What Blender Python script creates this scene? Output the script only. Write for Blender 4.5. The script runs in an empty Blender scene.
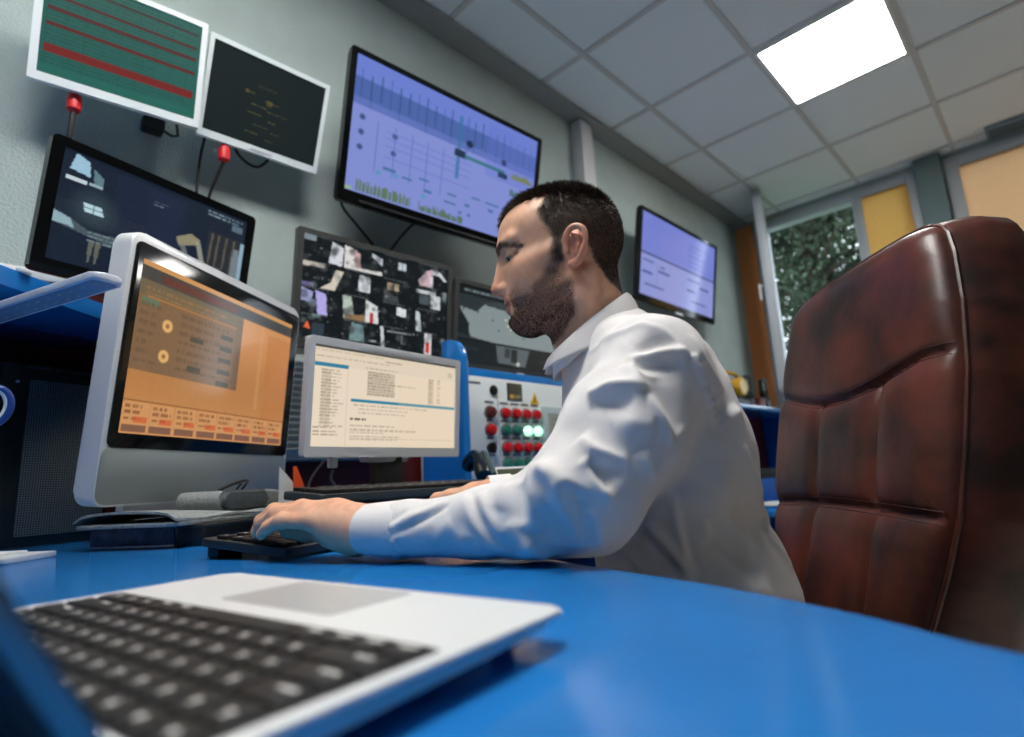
import bpy, bmesh, math, random
import numpy as np
from mathutils import Vector, Matrix
random.seed(7); RNG = np.random.default_rng(7)
Z0 = 0.835                      # lens height above the floor; room coordinates below are measured from the lens
SC = bpy.context.scene; COL = SC.collection
R = math.radians
def V3(*a): return Vector(a)

# ------------------------------------------------------------------ materials
def lin1(c):
    c = c/255.0
    return c/12.92 if c <= 0.04045 else ((c+0.055)/1.055)**2.4
def lin(rgb): return tuple(lin1(c) for c in rgb)
def principled(name):
    m = bpy.data.materials.new(name); m.use_nodes = True
    return m, m.node_tree, m.node_tree.nodes['Principled BSDF']
def mat(name, rgb, rough=0.5, metal=0.0, noise=0.0, nscale=40.0, bump=0.0, bscale=200.0, coat=0.0, spec=0.5, **kw):
    m, nt, b = principled(name)
    c = lin(rgb)
    b.inputs['Base Color'].default_value = (*c, 1); b.inputs['Roughness'].default_value = rough
    b.inputs['Metallic'].default_value = metal; b.inputs['Coat Weight'].default_value = coat
    b.inputs['Coat Roughness'].default_value = kw.get('coat_rough', 0.1)
    b.inputs['Specular IOR Level'].default_value = spec
    tc = nt.nodes.new('ShaderNodeTexCoord')
    if noise > 0:
        n = nt.nodes.new('ShaderNodeTexNoise'); n.inputs['Scale'].default_value = nscale; n.inputs['Detail'].default_value = 6
        r = nt.nodes.new('ShaderNodeValToRGB')
        r.color_ramp.elements[0].color = (*[x*(1-noise) for x in c], 1); r.color_ramp.elements[1].color = (*[min(1, x*(1+noise)) for x in c], 1)
        r.color_ramp.elements[0].position = 0.3; r.color_ramp.elements[1].position = 0.7
        nt.links.new(tc.outputs['Object'], n.inputs['Vector']); nt.links.new(n.outputs['Fac'], r.inputs['Fac']); nt.links.new(r.outputs['Color'], b.inputs['Base Color'])
    if bump > 0:
        n = nt.nodes.new('ShaderNodeTexNoise'); n.inputs['Scale'].default_value = bscale; n.inputs['Detail'].default_value = 5
        bp = nt.nodes.new('ShaderNodeBump'); bp.inputs['Strength'].default_value = bump; bp.inputs['Distance'].default_value = kw.get('bdist', 0.004)
        nt.links.new(tc.outputs['Object'], n.inputs['Vector']); nt.links.new(n.outputs['Fac'], bp.inputs['Height']); nt.links.new(bp.outputs['Normal'], b.inputs['Normal'])
    return m
def emis(name, rgb, s):
    m, nt, b = principled(name)
    b.inputs['Base Color'].default_value = (*lin(rgb), 1); b.inputs['Emission Color'].default_value = (*lin(rgb), 1); b.inputs['Emission Strength'].default_value = s
    return m
def screen_mat(name, s=1.0, rough=0.2, spec=0.5):
    m, nt, b = principled(name)
    a = nt.nodes.new('ShaderNodeAttribute'); a.attribute_name = 'pixels'
    b.inputs['Base Color'].default_value = (0.004, 0.005, 0.006, 1); b.inputs['Roughness'].default_value = rough
    b.inputs['Specular IOR Level'].default_value = spec
    nt.links.new(a.outputs['Color'], b.inputs['Emission Color']); b.inputs['Emission Strength'].default_value = s
    return m
def attr_mat(name, rough=0.5, sss=0.0, bump=0.0, bscale=400, spec=0.5, **kw):
    m, nt, b = principled(name)
    a = nt.nodes.new('ShaderNodeAttribute'); a.attribute_name = 'tint'
    nt.links.new(a.outputs['Color'], b.inputs['Base Color']); b.inputs['Roughness'].default_value = rough
    b.inputs['Specular IOR Level'].default_value = spec
    if sss:
        b.inputs['Subsurface Weight'].default_value = sss; b.inputs['Subsurface Radius'].default_value = (0.012, 0.004, 0.002); b.inputs['Subsurface Scale'].default_value = 0.6
    if bump:
        tc = nt.nodes.new('ShaderNodeTexCoord'); n = nt.nodes.new('ShaderNodeTexNoise'); n.inputs['Scale'].default_value = bscale; n.inputs['Detail'].default_value = 4
        bp = nt.nodes.new('ShaderNodeBump'); bp.inputs['Strength'].default_value = bump; bp.inputs['Distance'].default_value = 0.002
        nt.links.new(tc.outputs['Object'], n.inputs['Vector']); nt.links.new(n.outputs['Fac'], bp.inputs['Height']); nt.links.new(bp.outputs['Normal'], b.inputs['Normal'])
    return m

# ------------------------------------------------------------------ objects
LOC = {}
def setp(o, label=None, cat=None, group=None, kind=None):
    if label: o['label'] = label
    if cat: o['category'] = cat
    if group: o['group'] = group
    if kind: o['kind'] = kind
    return o
def thing(name, label, cat, base=(0, 0, 0), group=None):
    o = bpy.data.objects.new(name, None); o.empty_display_size = 0.05; COL.objects.link(o)
    o.location = (base[0], base[1], base[2]+Z0); LOC[o.name] = Vector(o.location)
    return setp(o, label, cat, group)
def link(name, me, parent=None, base=None):
    """me is in room coordinates; it becomes an object at base (or at its parent's base)."""
    o = bpy.data.objects.new(name, me); COL.objects.link(o)
    if parent is not None:
        L = LOC[parent.name]; o.parent = parent
    else:
        b = base if base is not None else (0, 0, -Z0)
        L = Vector((b[0], b[1], b[2]+Z0)); o.location = L
    me.transform(Matrix.Translation(Vector((0, 0, Z0))-L))
    LOC[o.name] = L
    return o
def copy_tree(o, parent=None):
    c = o.copy(); COL.objects.link(c)
    if parent is not None: c.parent = parent
    for ch in list(o.children): copy_tree(ch, c)
    return c

def finish(bm, angle=38):
    bmesh.ops.recalc_face_normals(bm, faces=bm.faces)
    for f in bm.faces: f.smooth = True
    ca = R(angle)
    for e in bm.edges:
        if len(e.link_faces) == 2: e.smooth = e.calc_face_angle(0.0) < ca
class MB:
    def __init__(s, M=None): s.bm = bmesh.new(); s.M = M or Matrix()
    def _add(s, t, T=None):
        bmesh.ops.recalc_face_normals(t, faces=t.faces)
        me = bpy.data.meshes.new('t'); t.to_mesh(me); t.free()
        me.transform(s.M @ (T or Matrix())); s.bm.from_mesh(me); bpy.data.meshes.remove(me)
        return s
    def box(s, c, size, bev=0.0, seg=2, T=None):
        t = bmesh.new(); bmesh.ops.create_cube(t, size=1.0)
        for v in t.verts: v.co = Vector((v.co.x*size[0]+c[0], v.co.y*size[1]+c[1], v.co.z*size[2]+c[2]))
        if bev > 0: bmesh.ops.bevel(t, geom=list(t.edges), offset=bev, segments=seg, profile=0.5, affect='EDGES')
        return s._add(t, T)
    def bx(s, x0, x1, y0, y1, z0, z1, bev=0.0, seg=2, T=None):
        return s.box(((x0+x1)/2, (y0+y1)/2, (z0+z1)/2), (abs(x1-x0), abs(y1-y0), abs(z1-z0)), bev, seg, T)
    def prism(s, pts, d0, d1, axis='z', bev=0.0, seg=2, T=None):
        """extrude the 2D outline pts from d0 to d1 along axis (x: pts are yz, y: xz, z: xy)"""
        t = bmesh.new()
        def mk(p, d):
            return {'z': (p[0], p[1], d), 'y': (p[0], d, p[1]), 'x': (d, p[0], p[1])}[axis]
        a = [t.verts.new(mk(p, d0)) for p in pts]; b = [t.verts.new(mk(p, d1)) for p in pts]
        fa = t.faces.new(a); fb = t.faces.new(b[::-1]); n = len(pts)
        for i in range(n): t.faces.new((a[i], b[i], b[(i+1) % n], a[(i+1) % n]))
        if bev > 0:
            es = list(set(list(fa.edges)+list(fb.edges)))
            bmesh.ops.bevel(t, geom=es, offset=bev, segments=seg, profile=0.5, affect='EDGES')
        return s._add(t, T)
    def ring(s, out, inn, y0, y1, T=None):
        """frame between two outlines (xz) with the same number of points"""
        t = bmesh.new(); n = len(out)
        L = [[t.verts.new((p[0], y, p[1])) for p in o] for o, y in ((out, y0), (out, y1), (inn, y1), (inn, y0))]
        for k in range(4):
            A, B = L[k], L[(k+1) % 4]
            for i in range(n): t.faces.new((A[i], A[(i+1) % n], B[(i+1) % n], B[i]))
        return s._add(t, T)
    def tube(s, pts, r, n=8, T=None, close=False):
        t = bmesh.new(); P = [Vector(p) for p in pts]; m = len(P)
        rr = r if isinstance(r, (list, tuple)) else [r]*m
        up = Vector((0, 0, 1)); rings = []; prev = None
        for i, p in enumerate(P):
            if close: d = P[(i+1) % m]-P[i-1]
            else: d = P[min(i+1, m-1)]-P[max(i-1, 0)]
            d.normalize()
            if prev is None:
                a = d.cross(up)
                if a.length < 1e-3: a = d.cross(Vector((1, 0, 0)))
            else: a = prev-d*prev.dot(d)
            a.normalize(); prev = a; b = d.cross(a)
            rings.append([t.verts.new(p+(a*math.cos(2*math.pi*k/n)+b*math.sin(2*math.pi*k/n))*rr[i]) for k in range(n)])
        for i in range(m if close else m-1):
            A, B = rings[i], rings[(i+1) % m]
            for k in range(n): t.faces.new((A[k], A[(k+1) % n], B[(k+1) % n], B[k]))
        if not close: t.faces.new(rings[0][::-1]); t.faces.new(rings[-1])
        return s._add(t, T)
    def cyl(s, p0, p1, r0, r1=None, n=20, bev=0.0, T=None):
        r1 = r0 if r1 is None else r1
        p0 = Vector(p0); p1 = Vector(p1); d = p1-p0; t = bmesh.new()
        bmesh.ops.create_cone(t, cap_ends=True, segments=n, radius1=r0, radius2=r1, depth=d.length)
        if bev > 0:
            es = [e for e in t.edges if abs(e.verts[0].co.z-e.verts[1].co.z) < 1e-6]
            bmesh.ops.bevel(t, geom=es, offset=bev, segments=2, profile=0.5, affect='EDGES')
        M = Matrix.Translation((p0+p1)/2) @ d.to_track_quat('Z', 'Y').to_matrix().to_4x4()
        for v in t.verts: v.co = M @ v.co
        return s._add(t, T)
    def sphere(s, c, r, n=16, T=None):
        t = bmesh.new(); bmesh.ops.create_uvsphere(t, u_segments=n, v_segments=max(6, n//2), radius=1.0)
        rr = r if isinstance(r, (tuple, list)) else (r, r, r)
        for v in t.verts: v.co = Vector((v.co.x*rr[0]+c[0], v.co.y*rr[1]+c[1], v.co.z*rr[2]+c[2]))
        return s._add(t, T)
    def lathe(s, prof, n=32, T=None):
        t = bmesh.new(); rings = []
        for r, z in prof:
            rings.append([t.verts.new((max(r, 1e-5)*math.cos(2*math.pi*k/n), max(r, 1e-5)*math.sin(2*math.pi*k/n), z)) for k in range(n)])
        for A, B in zip(rings, rings[1:]):
            for k in range(n): t.faces.new((A[k], A[(k+1) % n], B[(k+1) % n], B[k]))
        t.faces.new(rings[0][::-1]); t.faces.new(rings[-1])
        return s._add(t, T)
    def grid(s, P, T=None):
        """P: rows of points -> a sheet"""
        t = bmesh.new(); vs = [[t.verts.new(p) for p in row] for row in P]
        for a, b in zip(vs, vs[1:]):
            for i in range(len(a)-1): t.faces.new((a[i], a[i+1], b[i+1], b[i]))
        return s._add(t, T)
    def build(s, name, m, parent=None, base=None, angle=38):
        finish(s.bm, angle); me = bpy.data.meshes.new(name); s.bm.to_mesh(me); s.bm.free()
        me.materials.append(m)
        return link(name, me, parent, base)
def rr(x0, x1, z0, z1, r, k=6):
    """rounded rectangle outline, counter-clockwise"""
    out = []
    for cx, cz, a0 in ((x1-r, z0+r, -90), (x1-r, z1-r, 0), (x0+r, z1-r, 90), (x0+r, z0+r, 180)):
        for i in range(k+1):
            a = R(a0+90*i/k); out.append((cx+r*math.cos(a), cz+r*math.sin(a)))
    return out
def frame(B, a, t=0.0):
    """local x along the width, -y out of the front, z up the face; a = heading, t = lean of the top towards the front (degrees)"""
    a = R(a); t = R(t)
    u = Vector((math.cos(a), math.sin(a), 0)); n = Vector((math.sin(a), -math.cos(a), 0))
    v = Vector((0, 0, 1))*math.cos(t)+n*math.sin(t); y = v.cross(u)
    M = Matrix.Identity(4)
    for i, w in enumerate((u, y, v)):
        for k in range(3): M[k][i] = w[k]
    for k in range(3): M[k][3] = B[k]
    return M
def axes(O, x, y, z=(0, 0, 1)):
    M = Matrix.Identity(4)
    for i, w in enumerate((x, y, z)):
        for k in range(3): M[k][i] = w[k]
    for k in range(3): M[k][3] = O[k]
    return M
def struct(o): o['kind'] = 'structure'; return o

# ------------------------------------------------------------------ what the screens show
class Canvas:
    def __init__(s, w, h, bg): s.w, s.h = w, h; s.a = np.zeros((h, w, 3)); s.a[:] = bg
    def rect(s, x0, y0, x1, y1, c, al=1.0):
        X0, X1 = sorted((int(round(x0*s.w)), int(round(x1*s.w)))); Y0, Y1 = sorted((int(round(y0*s.h)), int(round(y1*s.h))))
        X0 = max(X0, 0); Y0 = max(Y0, 0); X1 = max(X1, X0+1); Y1 = max(Y1, Y0+1)
        s.a[Y0:Y1, X0:X1] = s.a[Y0:Y1, X0:X1]*(1-al)+np.array(c)*al
    def poly(s, pts, c, al=1.0):
        yy, xx = np.mgrid[0:s.h, 0:s.w]; x = (xx+.5)/s.w; y = (yy+.5)/s.h; ins = np.zeros(x.shape, bool); n = len(pts)
        for i in range(n):
            (x0, y0), (x1, y1) = pts[i], pts[(i+1) % n]
            if y0 == y1: continue
            k = ((y0 > y) != (y1 > y)) & (x < (x1-x0)*(y-y0)/(y1-y0)+x0); ins ^= k
        s.a[ins] = s.a[ins]*(1-al)+np.array(c)*al
    def disc(s, cx, cy, r, c, al=1.0, soft=0.0):
        yy, xx = np.mgrid[0:s.h, 0:s.w]; d = np.hypot((xx+.5)/s.w-cx, ((yy+.5)/s.h-cy)*s.h/s.w)
        k = np.clip((r-d)/max(soft, 1e-4)+.5, 0, 1)[..., None]*al
        s.a = s.a*(1-k)+np.array(c)*k
    def text(s, x0, y0, x1, rows, dy, c, al=0.7, fill=0.7):
        for r in range(rows):
            x = x0; y = y0+r*dy; end = x0+(x1-x0)*random.uniform(.55, 1.0)
            while x < end:
                w = random.uniform(.012, .045); s.rect(x, y, min(x+w, end), y+dy*.45, c, al*random.uniform(.6, 1)); x += w+.008
    def grain(s, amt):
        s.a = np.clip(s.a+RNG.normal(0, amt, s.a.shape[:2])[..., None], 0, 255)
def screen_mesh(name, cv, M, x0, x1, z0, z1, y=0.0):
    """a flat panel whose grid of vertices carries the picture"""
    h, w = cv.a.shape[:2]
    c = cv.a/255.0; c = np.where(c <= .04045, c/12.92, ((c+.055)/1.055)**2.4)
    xs = np.linspace(x0, x1, w); zs = np.linspace(z1, z0, h)
    X, Zg = np.meshgrid(xs, zs); co = np.stack([X, np.full_like(X, y), Zg], -1).reshape(-1, 3)
    A = np.array(M)[:3]; co = co @ A[:, :3].T+A[:, 3]
    i = np.arange(w*h).reshape(h, w)
    f = np.stack([i[1:, :-1], i[1:, 1:], i[:-1, 1:], i[:-1, :-1]], -1).reshape(-1, 4)
    me = mesh_np(name, co, f)
    at = me.color_attributes.new('pixels', 'FLOAT_COLOR', 'POINT')
    at.data.foreach_set('color', np.concatenate([c.reshape(-1, 3), np.ones((w*h, 1))], 1).astype(np.float32).ravel())
    return me
def mesh_np(name, co, f, smooth=True):
    me = bpy.data.meshes.new(name); f = np.asarray(f); k = f.shape[1]
    me.vertices.add(len(co)); me.vertices.foreach_set('co', np.asarray(co, np.float32).ravel())
    me.loops.add(len(f)*k); me.loops.foreach_set('vertex_index', f.astype(np.int32).ravel())
    me.polygons.add(len(f)); me.polygons.foreach_set('loop_start', np.arange(0, len(f)*k, k, dtype=np.int32))
    me.polygons.foreach_set('loop_total', np.full(len(f), k, np.int32))
    me.polygons.foreach_set('use_smooth', np.full(len(f), smooth, bool))
    me.update(calc_edges=True); me.validate()
    return me
# ------------------------------------------------------------------ camera
cam = bpy.data.cameras.new('camera'); co = bpy.data.objects.new('camera', cam); COL.objects.link(co); SC.camera = co
cam.sensor_width = 36.0; cam.sensor_fit = 'HORIZONTAL'; cam.lens = 564.74/1024*36.0; cam.clip_start = 0.01
_p, _r, _y = R(10.9586), R(-2.8806), R(45.7181)
_fw = Vector((math.sin(_y)*math.cos(_p), math.cos(_y)*math.cos(_p), math.sin(_p))); _rt = Vector((math.cos(_y), -math.sin(_y), 0)); _up = _rt.cross(_fw)
_r2 = _rt*math.cos(_r)+_up*math.sin(_r); _u2 = -_rt*math.sin(_r)+_up*math.cos(_r)
MC = Matrix.Identity(4)
for k in range(3): MC[k][0] = _r2[k]; MC[k][1] = _u2[k]; MC[k][2] = -_fw[k]
MC[2][3] = Z0; co.matrix_world = MC
cam.dof.use_dof = True; cam.dof.focus_distance = 0.80; cam.dof.aperture_fstop = 3.4
SC.view_settings.view_transform = 'Standard'; SC.view_settings.look = 'None'; SC.view_settings.gamma = 1.0
SC.view_settings.use_curve_mapping = False; SC.view_settings.exposure = 0.16
SC.cycles.max_bounces = 12; SC.cycles.diffuse_bounces = 8; SC.cycles.glossy_bounces = 4; SC.cycles.caustics_reflective = False; SC.cycles.caustics_refractive = False
try: SC.cycles.use_denoising = True
except Exception: pass

# ------------------------------------------------------------------ shared materials
M_wall = mat('plaster', (166, 180, 177), 0.9, noise=0.06, nscale=7, bump=0.9, bscale=140, bdist=0.006)
M_ceil = mat('ceiling_tile', (226, 236, 240), 0.95, noise=0.10, nscale=260, bump=0.25, bscale=300, bdist=0.002)
M_grid = mat('ceiling_bar', (196, 200, 200), 0.6)
M_cornice = mat('cornice_paint', (140, 146, 146), 0.7)
M_floor = mat('floor_vinyl', (222, 214, 200), 0.5, noise=0.15, nscale=12)
M_white = mat('white_plastic', (226, 229, 228), 0.45)
M_trunk = mat('trunking', (196, 196, 198), 0.5)
M_pvc = mat('window_pvc', (176, 184, 190), 0.4)
M_pillar = mat('pillar_paint', (104, 124, 126), 0.7, bump=0.1, bscale=90)
M_black = mat('black_plastic', (16, 18, 19), 0.35)
M_blackm = mat('matt_black_plastic', (22, 25, 25), 0.55, noise=0.15, nscale=60)
M_gloss = mat('gloss_black', (8, 10, 11), 0.10)
M_grey = mat('grey_bezel', (58, 60, 58), 0.45)
M_cable = mat('cable_rubber', (17, 18, 18), 0.5)
M_alu = mat('aluminium', (226, 228, 228), 0.35, metal=0.25, noise=0.03, nscale=300)
M_aluchin = mat('satin_aluminium', (150, 158, 156), 0.42, metal=0.55)
M_silver = mat('silver_plastic', (206, 209, 211), 0.35, metal=0.1)
M_lightbez = mat('pale_grey_plastic', (222, 230, 230), 0.4)
M_blue = mat('blue_laminate', (32, 116, 190), 0.16, noise=0.07, nscale=9, spec=0.5)
M_bluec = mat('blue_board', (28, 98, 186), 0.4, noise=0.05, nscale=14)
M_red = mat('dark_red_board', (98, 16, 18), 0.45, noise=0.1, nscale=10)
M_navy = mat('dark_blue_board', (18, 52, 104), 0.5)

# ------------------------------------------------------------------ the room
XL, XR, YB, YF, ZF, ZC = -1.23, 4.5, 1.70, -2.25, -Z0, 1.951
struct(MB().bx(XL-.1, XR+.2, YF-.1, YB+.1, ZF-.1, ZF).build('floor', M_floor))
mb = MB(); tx = [1.969+.6*k for k in range(-6, 6)]; ty = [1.345-.55*k for k in range(-1, 8)]
mb.bx(XL-.1, XR+.2, YF-.1, YB+.1, ZC+.006, ZC+.1)
struct(mb.build('ceiling', M_ceil))
mb = MB()
for x in tx:
    if XL < x < XR: mb.bx(x-.012, x+.012, YF, YB, ZC-.002, ZC+.008)
for y in ty:
    if YF < y < YB: mb.bx(XL, XR, y-.012, y+.012, ZC-.003, ZC+.008)
struct(mb.build('trim_1', M_grid))
struct(MB().bx(XL-.1, XR+.2, YB, YB+.1, ZF, ZC+.1).build('wall_back', M_wall))
struct(MB().bx(XL-.1, XL, YF, YB, ZF, ZC+.1).build('wall_left', mat('grey_paint', (140, 144, 144), .8, noise=.05, nscale=6)))
struct(MB().bx(XL-.1, XR+.2, YF-.1, YF, ZF, ZC+.1).build('wall_front', mat('dark_fill_cut', (96, 92, 88), .6, noise=.1, nscale=6)))  # unseen wall; its dark finish is invented to cut fill light on the man
SILL = 0.40; HEAD = 1.915
mb = MB()
mb.bx(XR, XR+.2, YF, YB, ZF, SILL); mb.bx(XR, XR+.2, YF, YB, HEAD, ZC+.1); mb.bx(XR, XR+.2, 1.585, YB, SILL, HEAD)
mb.bx(XR, XR+.2, .315, .465, SILL, HEAD); mb.bx(XR, XR+.2, YF, -1.5, SILL, HEAD)
struct(mb.build('wall_right', M_wall))
struct(MB().bx(XR-.10, XR-.001, .318, .462, ZF, ZC-.004, .004).build('pillar', M_pillar))
# sloping cornice along the back wall
struct(MB().prism([(YB-.001, ZC-.03), (YB-.001, ZC-.004), (YB-.102, ZC-.004), (YB-.102, ZC-.012)], XL, XR-.002, 'x').build('trim_2', M_cornice))
# windows
M_glass, nt, b = principled('window_glass'); nt.nodes.remove(b)
tr = nt.nodes.new('ShaderNodeBsdfTransparent'); gl = nt.nodes.new('ShaderNodeBsdfGlossy'); gl.inputs['Roughness'].default_value = .02; fr = nt.nodes.new('ShaderNodeFresnel'); fr.inputs['IOR'].default_value = 1.45
mx = nt.nodes.new('ShaderNodeMixShader'); tr.inputs['Color'].default_value = (.93, .96, .95, 1); nt.links.new(fr.outputs[0], mx.inputs[0]); nt.links.new(tr.outputs[0], mx.inputs[1]); nt.links.new(gl.outputs[0], mx.inputs[2]); nt.links.new(mx.outputs[0], nt.nodes['Material Output'].inputs['Surface'])
def window(n, ys, z0, z1, panes):
    y0, y1 = ys[0], ys[-1]
    root = struct(thing('window_%d' % n, None, None, (XR+.06, (y0+y1)/2, z0)))
    mb = MB()
    for y, w in panes['bars']: mb.bx(XR-.024, XR+.084, y-w/2, y+w/2, z0+.001, z1-.001, .004)
    mb.bx(XR-.02, XR+.08, y0, y1, z1-.07, z1, .004); mb.bx(XR-.02, XR+.08, y0, y1, z0, z0+.06, .004)
    mb.bx(XR-.10, XR+.02, y0, y1, z0-.03, z0-.002, .004)
    mb.build('window_frame', M_pvc, root)
    for a, c in panes['glass']:
        MB().bx(XR+.03, XR+.036, a, c, z0+.06, z1-.07).build('pane', M_glass, root)
    return root
w1 = window(1, (.472, 1.58), SILL, HEAD, dict(bars=[(.50, .055), (.825, .07), (1.53, .10)], glass=[(.53, .79)]))
# the left casement stands open into the room
Ms = frame((4.44, 1.475, SILL+.06), math.degrees(math.atan2(-.163, -.53)))
SW, SH = .57, HEAD-.055-SILL
mb = MB(Ms)
for x0, x1, z0, z1 in ((0, .06, 0, SH), (SW-.06, SW, 0, SH), (0, SW, 0, .06), (0, SW, SH-.06, SH)): mb.bx(x0, x1, -.03, .03, z0, z1, .006)
sash = mb.build('casement_sash', M_pvc, w1)
MB(Ms).bx(.06, SW-.06, -.004, .004, .06, SH-.06).build('pane', M_glass, sash)
mb = MB(Ms); mb.cyl((SW-.03, -.03, SH*.52), (SW-.03, -.06, SH*.52), .008, n=12); mb.cyl((SW-.03, -.06, SH*.52+.01), (SW-.03, -.06, SH*.52-.10), .008, n=12)
mb.build('window_handle', M_white, sash)
w2 = window(2, (-1.5, .313), SILL, HEAD, dict(bars=[(.272, .08), (-.55, .07), (-1.46, .08)], glass=[(-.515, .232), (-1.42, -.585)]))
def blind_mat(name, rgb, tr):
    m, nt, b = principled(name); nt.nodes.remove(b)
    d = nt.nodes.new('ShaderNodeBsdfDiffuse'); t = nt.nodes.new('ShaderNodeBsdfTranslucent'); mx = nt.nodes.new('ShaderNodeMixShader')
    tc = nt.nodes.new('ShaderNodeTexCoord'); n = nt.nodes.new('ShaderNodeTexNoise'); n.inputs['Scale'].default_value = 30
    r = nt.nodes.new('ShaderNodeValToRGB'); c = lin(rgb); r.color_ramp.elements[0].color = (*[x*.92 for x in c], 1); r.color_ramp.elements[1].color = (*c, 1)
    nt.links.new(tc.outputs['Object'], n.inputs['Vector']); nt.links.new(n.outputs['Fac'], r.inputs['Fac'])
    for q in (d, t): nt.links.new(r.outputs['Color'], q.inputs['Color'])
    mx.inputs[0].default_value = tr; nt.links.new(d.outputs[0], mx.inputs[1]); nt.links.new(t.outputs[0], mx.inputs[2])
    nt.links.new(mx.outputs[0], nt.nodes['Material Output'].inputs['Surface'])
    return m
M_blind = blind_mat('orange_blind_fabric', (248, 190, 108), .55); M_blind2 = blind_mat('peach_blind_fabric', (250, 194, 146), .65); M_curt = blind_mat('curtain_fabric', (236, 178, 122), .35)
def blind(y0, y1, z0, z1, m, label, x=XR-.035):
    t = thing('roller_blind', label, 'window blind', (x, (y0+y1)/2, z0))
    n = 14; pts = [[(x+.0025*math.sin(9*y), y, z) for y in np.linspace(y0, y1, n)] for z in (z0, z1)]
    MB().grid(pts).build('fabric', m, t)
    MB().cyl((x+.014, y0+.01, z1-.006), (x+.014, y1-.01, z1-.006), .010, n=14).build('roller', M_pvc, t)
    MB().bx(x-.006, x+.006, y0, y1, z0-.016, z0, .003).build('bottom_bar', M_pvc, t)
    return t
blind(.522, .796, .48, 1.835, M_blind, 'narrow deep orange roller blind between the open window and the grey pillar')
blind(-1.42, .238, .48, 1.835, M_blind2, 'wide pale peach roller blind above the brown leather chair back')
t = thing('curtain', 'narrow orange curtain strip hanging in the corner behind the open window sash', 'curtain', (4.40, 1.62, .40))
P = [[(4.41+.012*math.sin(40*s), 1.545+s*.145, z) for s in np.linspace(0, 1, 40)] for z in (.40, 1.9)]
MB().grid(P).build('fabric', M_curt, t)
MB().cyl((4.41, 1.54, 1.91), (4.41, 1.695, 1.91), .008, n=10).build('curtain_rail', M_pvc, t)
# ceiling lights
M_lamp, nt, b = principled('lamp_diffuser')
tc = nt.nodes.new('ShaderNodeTexCoord'); wv = nt.nodes.new('ShaderNodeTexWave'); wv.bands_direction = 'Y'; wv.inputs['Scale'].default_value = 2.35; wv.inputs['Distortion'].default_value = 0
rp = nt.nodes.new('ShaderNodeMapRange'); rp.inputs['To Min'].default_value = 19.0; rp.inputs['To Max'].default_value = 31.0
nt.links.new(tc.outputs['Object'], wv.inputs['Vector']); nt.links.new(wv.outputs['Fac'], rp.inputs['Value']); nt.links.new(rp.outputs['Result'], b.inputs['Emission Strength'])
b.inputs['Emission Color'].default_value = (1.0, .972, .935, 1); b.inputs['Base Color'].default_value = (.8, .8, .8, 1)
def ceiling_light(xc, yc, label, group=None):
    t = thing('ceiling_light', label, 'ceiling light', (xc, yc, ZC-.012), group)
    MB().ring([(xc-.29, yc-.265), (xc+.29, yc-.265), (xc+.29, yc+.265), (xc-.29, yc+.265)], [(xc-.272, yc-.25), (xc+.272, yc-.25), (xc+.272, yc+.25), (xc-.272, yc+.25)], -ZC+.012, -ZC-.004,
              T=Matrix(((1, 0, 0, 0), (0, 0, 1, 0), (0, -1, 0, 0), (0, 0, 0, 1)))).build('frame', M_white, t)
    MB().bx(xc-.274, xc+.274, yc-.252, yc+.252, ZC-.008, ZC-.003).build('diffuser', M_lamp, t)
    return t
ceiling_light(2.866, .520, 'square recessed fluorescent panel glowing white in the tiled ceiling')
for xc, yc, lab in ((-.134, .52, 'square fluorescent ceiling panel over the near end of the desk'), (.469, .52, 'square fluorescent ceiling panel straight over the man')):
    ceiling_light(xc, yc, lab, 'ceiling panels')
t = thing('ceiling_vent', 'dark grey slatted vent strip in the ceiling near the right windows', 'vent', (4.38, -.16, ZC-.02))
MB().bx(4.30, 4.46, -.40, .075, ZC-.022, ZC+.004, .003).build('vent_frame', mat('vent_grey', (126, 142, 150), .6), t)
mb = MB()
for k in range(6): mb.bx(4.315+.0225*k, 4.327+.0225*k, -.385, .06, ZC-.026, ZC-.018)
mb.build('slats', mat('vent_slats', (96, 110, 118), .6), t)
# vertical cable trunking on the back wall
t = thing('cable_trunking', 'vertical white cable trunking on the back wall between two blue lit screens', 'trunking', (2.35, YB-.03, .40))
MB().bx(2.30, 2.405, YB-.075, YB-.002, .40, ZC-.032, .006).build('trunking_cover', M_trunk, t)
MB().bx(2.405, 2.42, YB-.055, YB-.003, .40, ZC-.035, .003).build('trunking_base', M_white, t)

# ------------------------------------------------------------------ outside
W = bpy.data.worlds.new('sky'); SC.world = W; W.use_nodes = True
bg = W.node_tree.nodes['Background']; bg.inputs['Color'].default_value = (.80, .90, 1.0, 1); bg.inputs['Strength'].default_value = 4.0
struct(MB().bx(5.2, 30, -14, 18, -3.4, -3.3).build('ground', mat('lawn', (60, 84, 50), .95, noise=.3, nscale=3)))
M_bark = mat('bark', (58, 48, 38), .9, noise=.3, nscale=12)
M_leaf, nt, b = principled('leaf')
oi = nt.nodes.new('ShaderNodeTexCoord'); n = nt.nodes.new('ShaderNodeTexNoise'); n.inputs['Scale'].default_value = 2.2
r = nt.nodes.new('ShaderNodeValToRGB'); r.color_ramp.elements[0].color = (*lin((18, 28, 20)), 1); r.color_ramp.elements[1].color = (*lin((56, 72, 52)), 1)
r.color_ramp.elements[0].position = .35; r.color_ramp.elements[1].position = .7
nt.links.new(oi.outputs['Object'], n.inputs['Vector']); nt.links.new(n.outputs['Fac'], r.inputs['Fac']); nt.links.new(r.outputs['Color'], b.inputs['Base Color']); b.inputs['Roughness'].default_value = .75; b.inputs['Specular IOR Level'].default_value = .15
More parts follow.
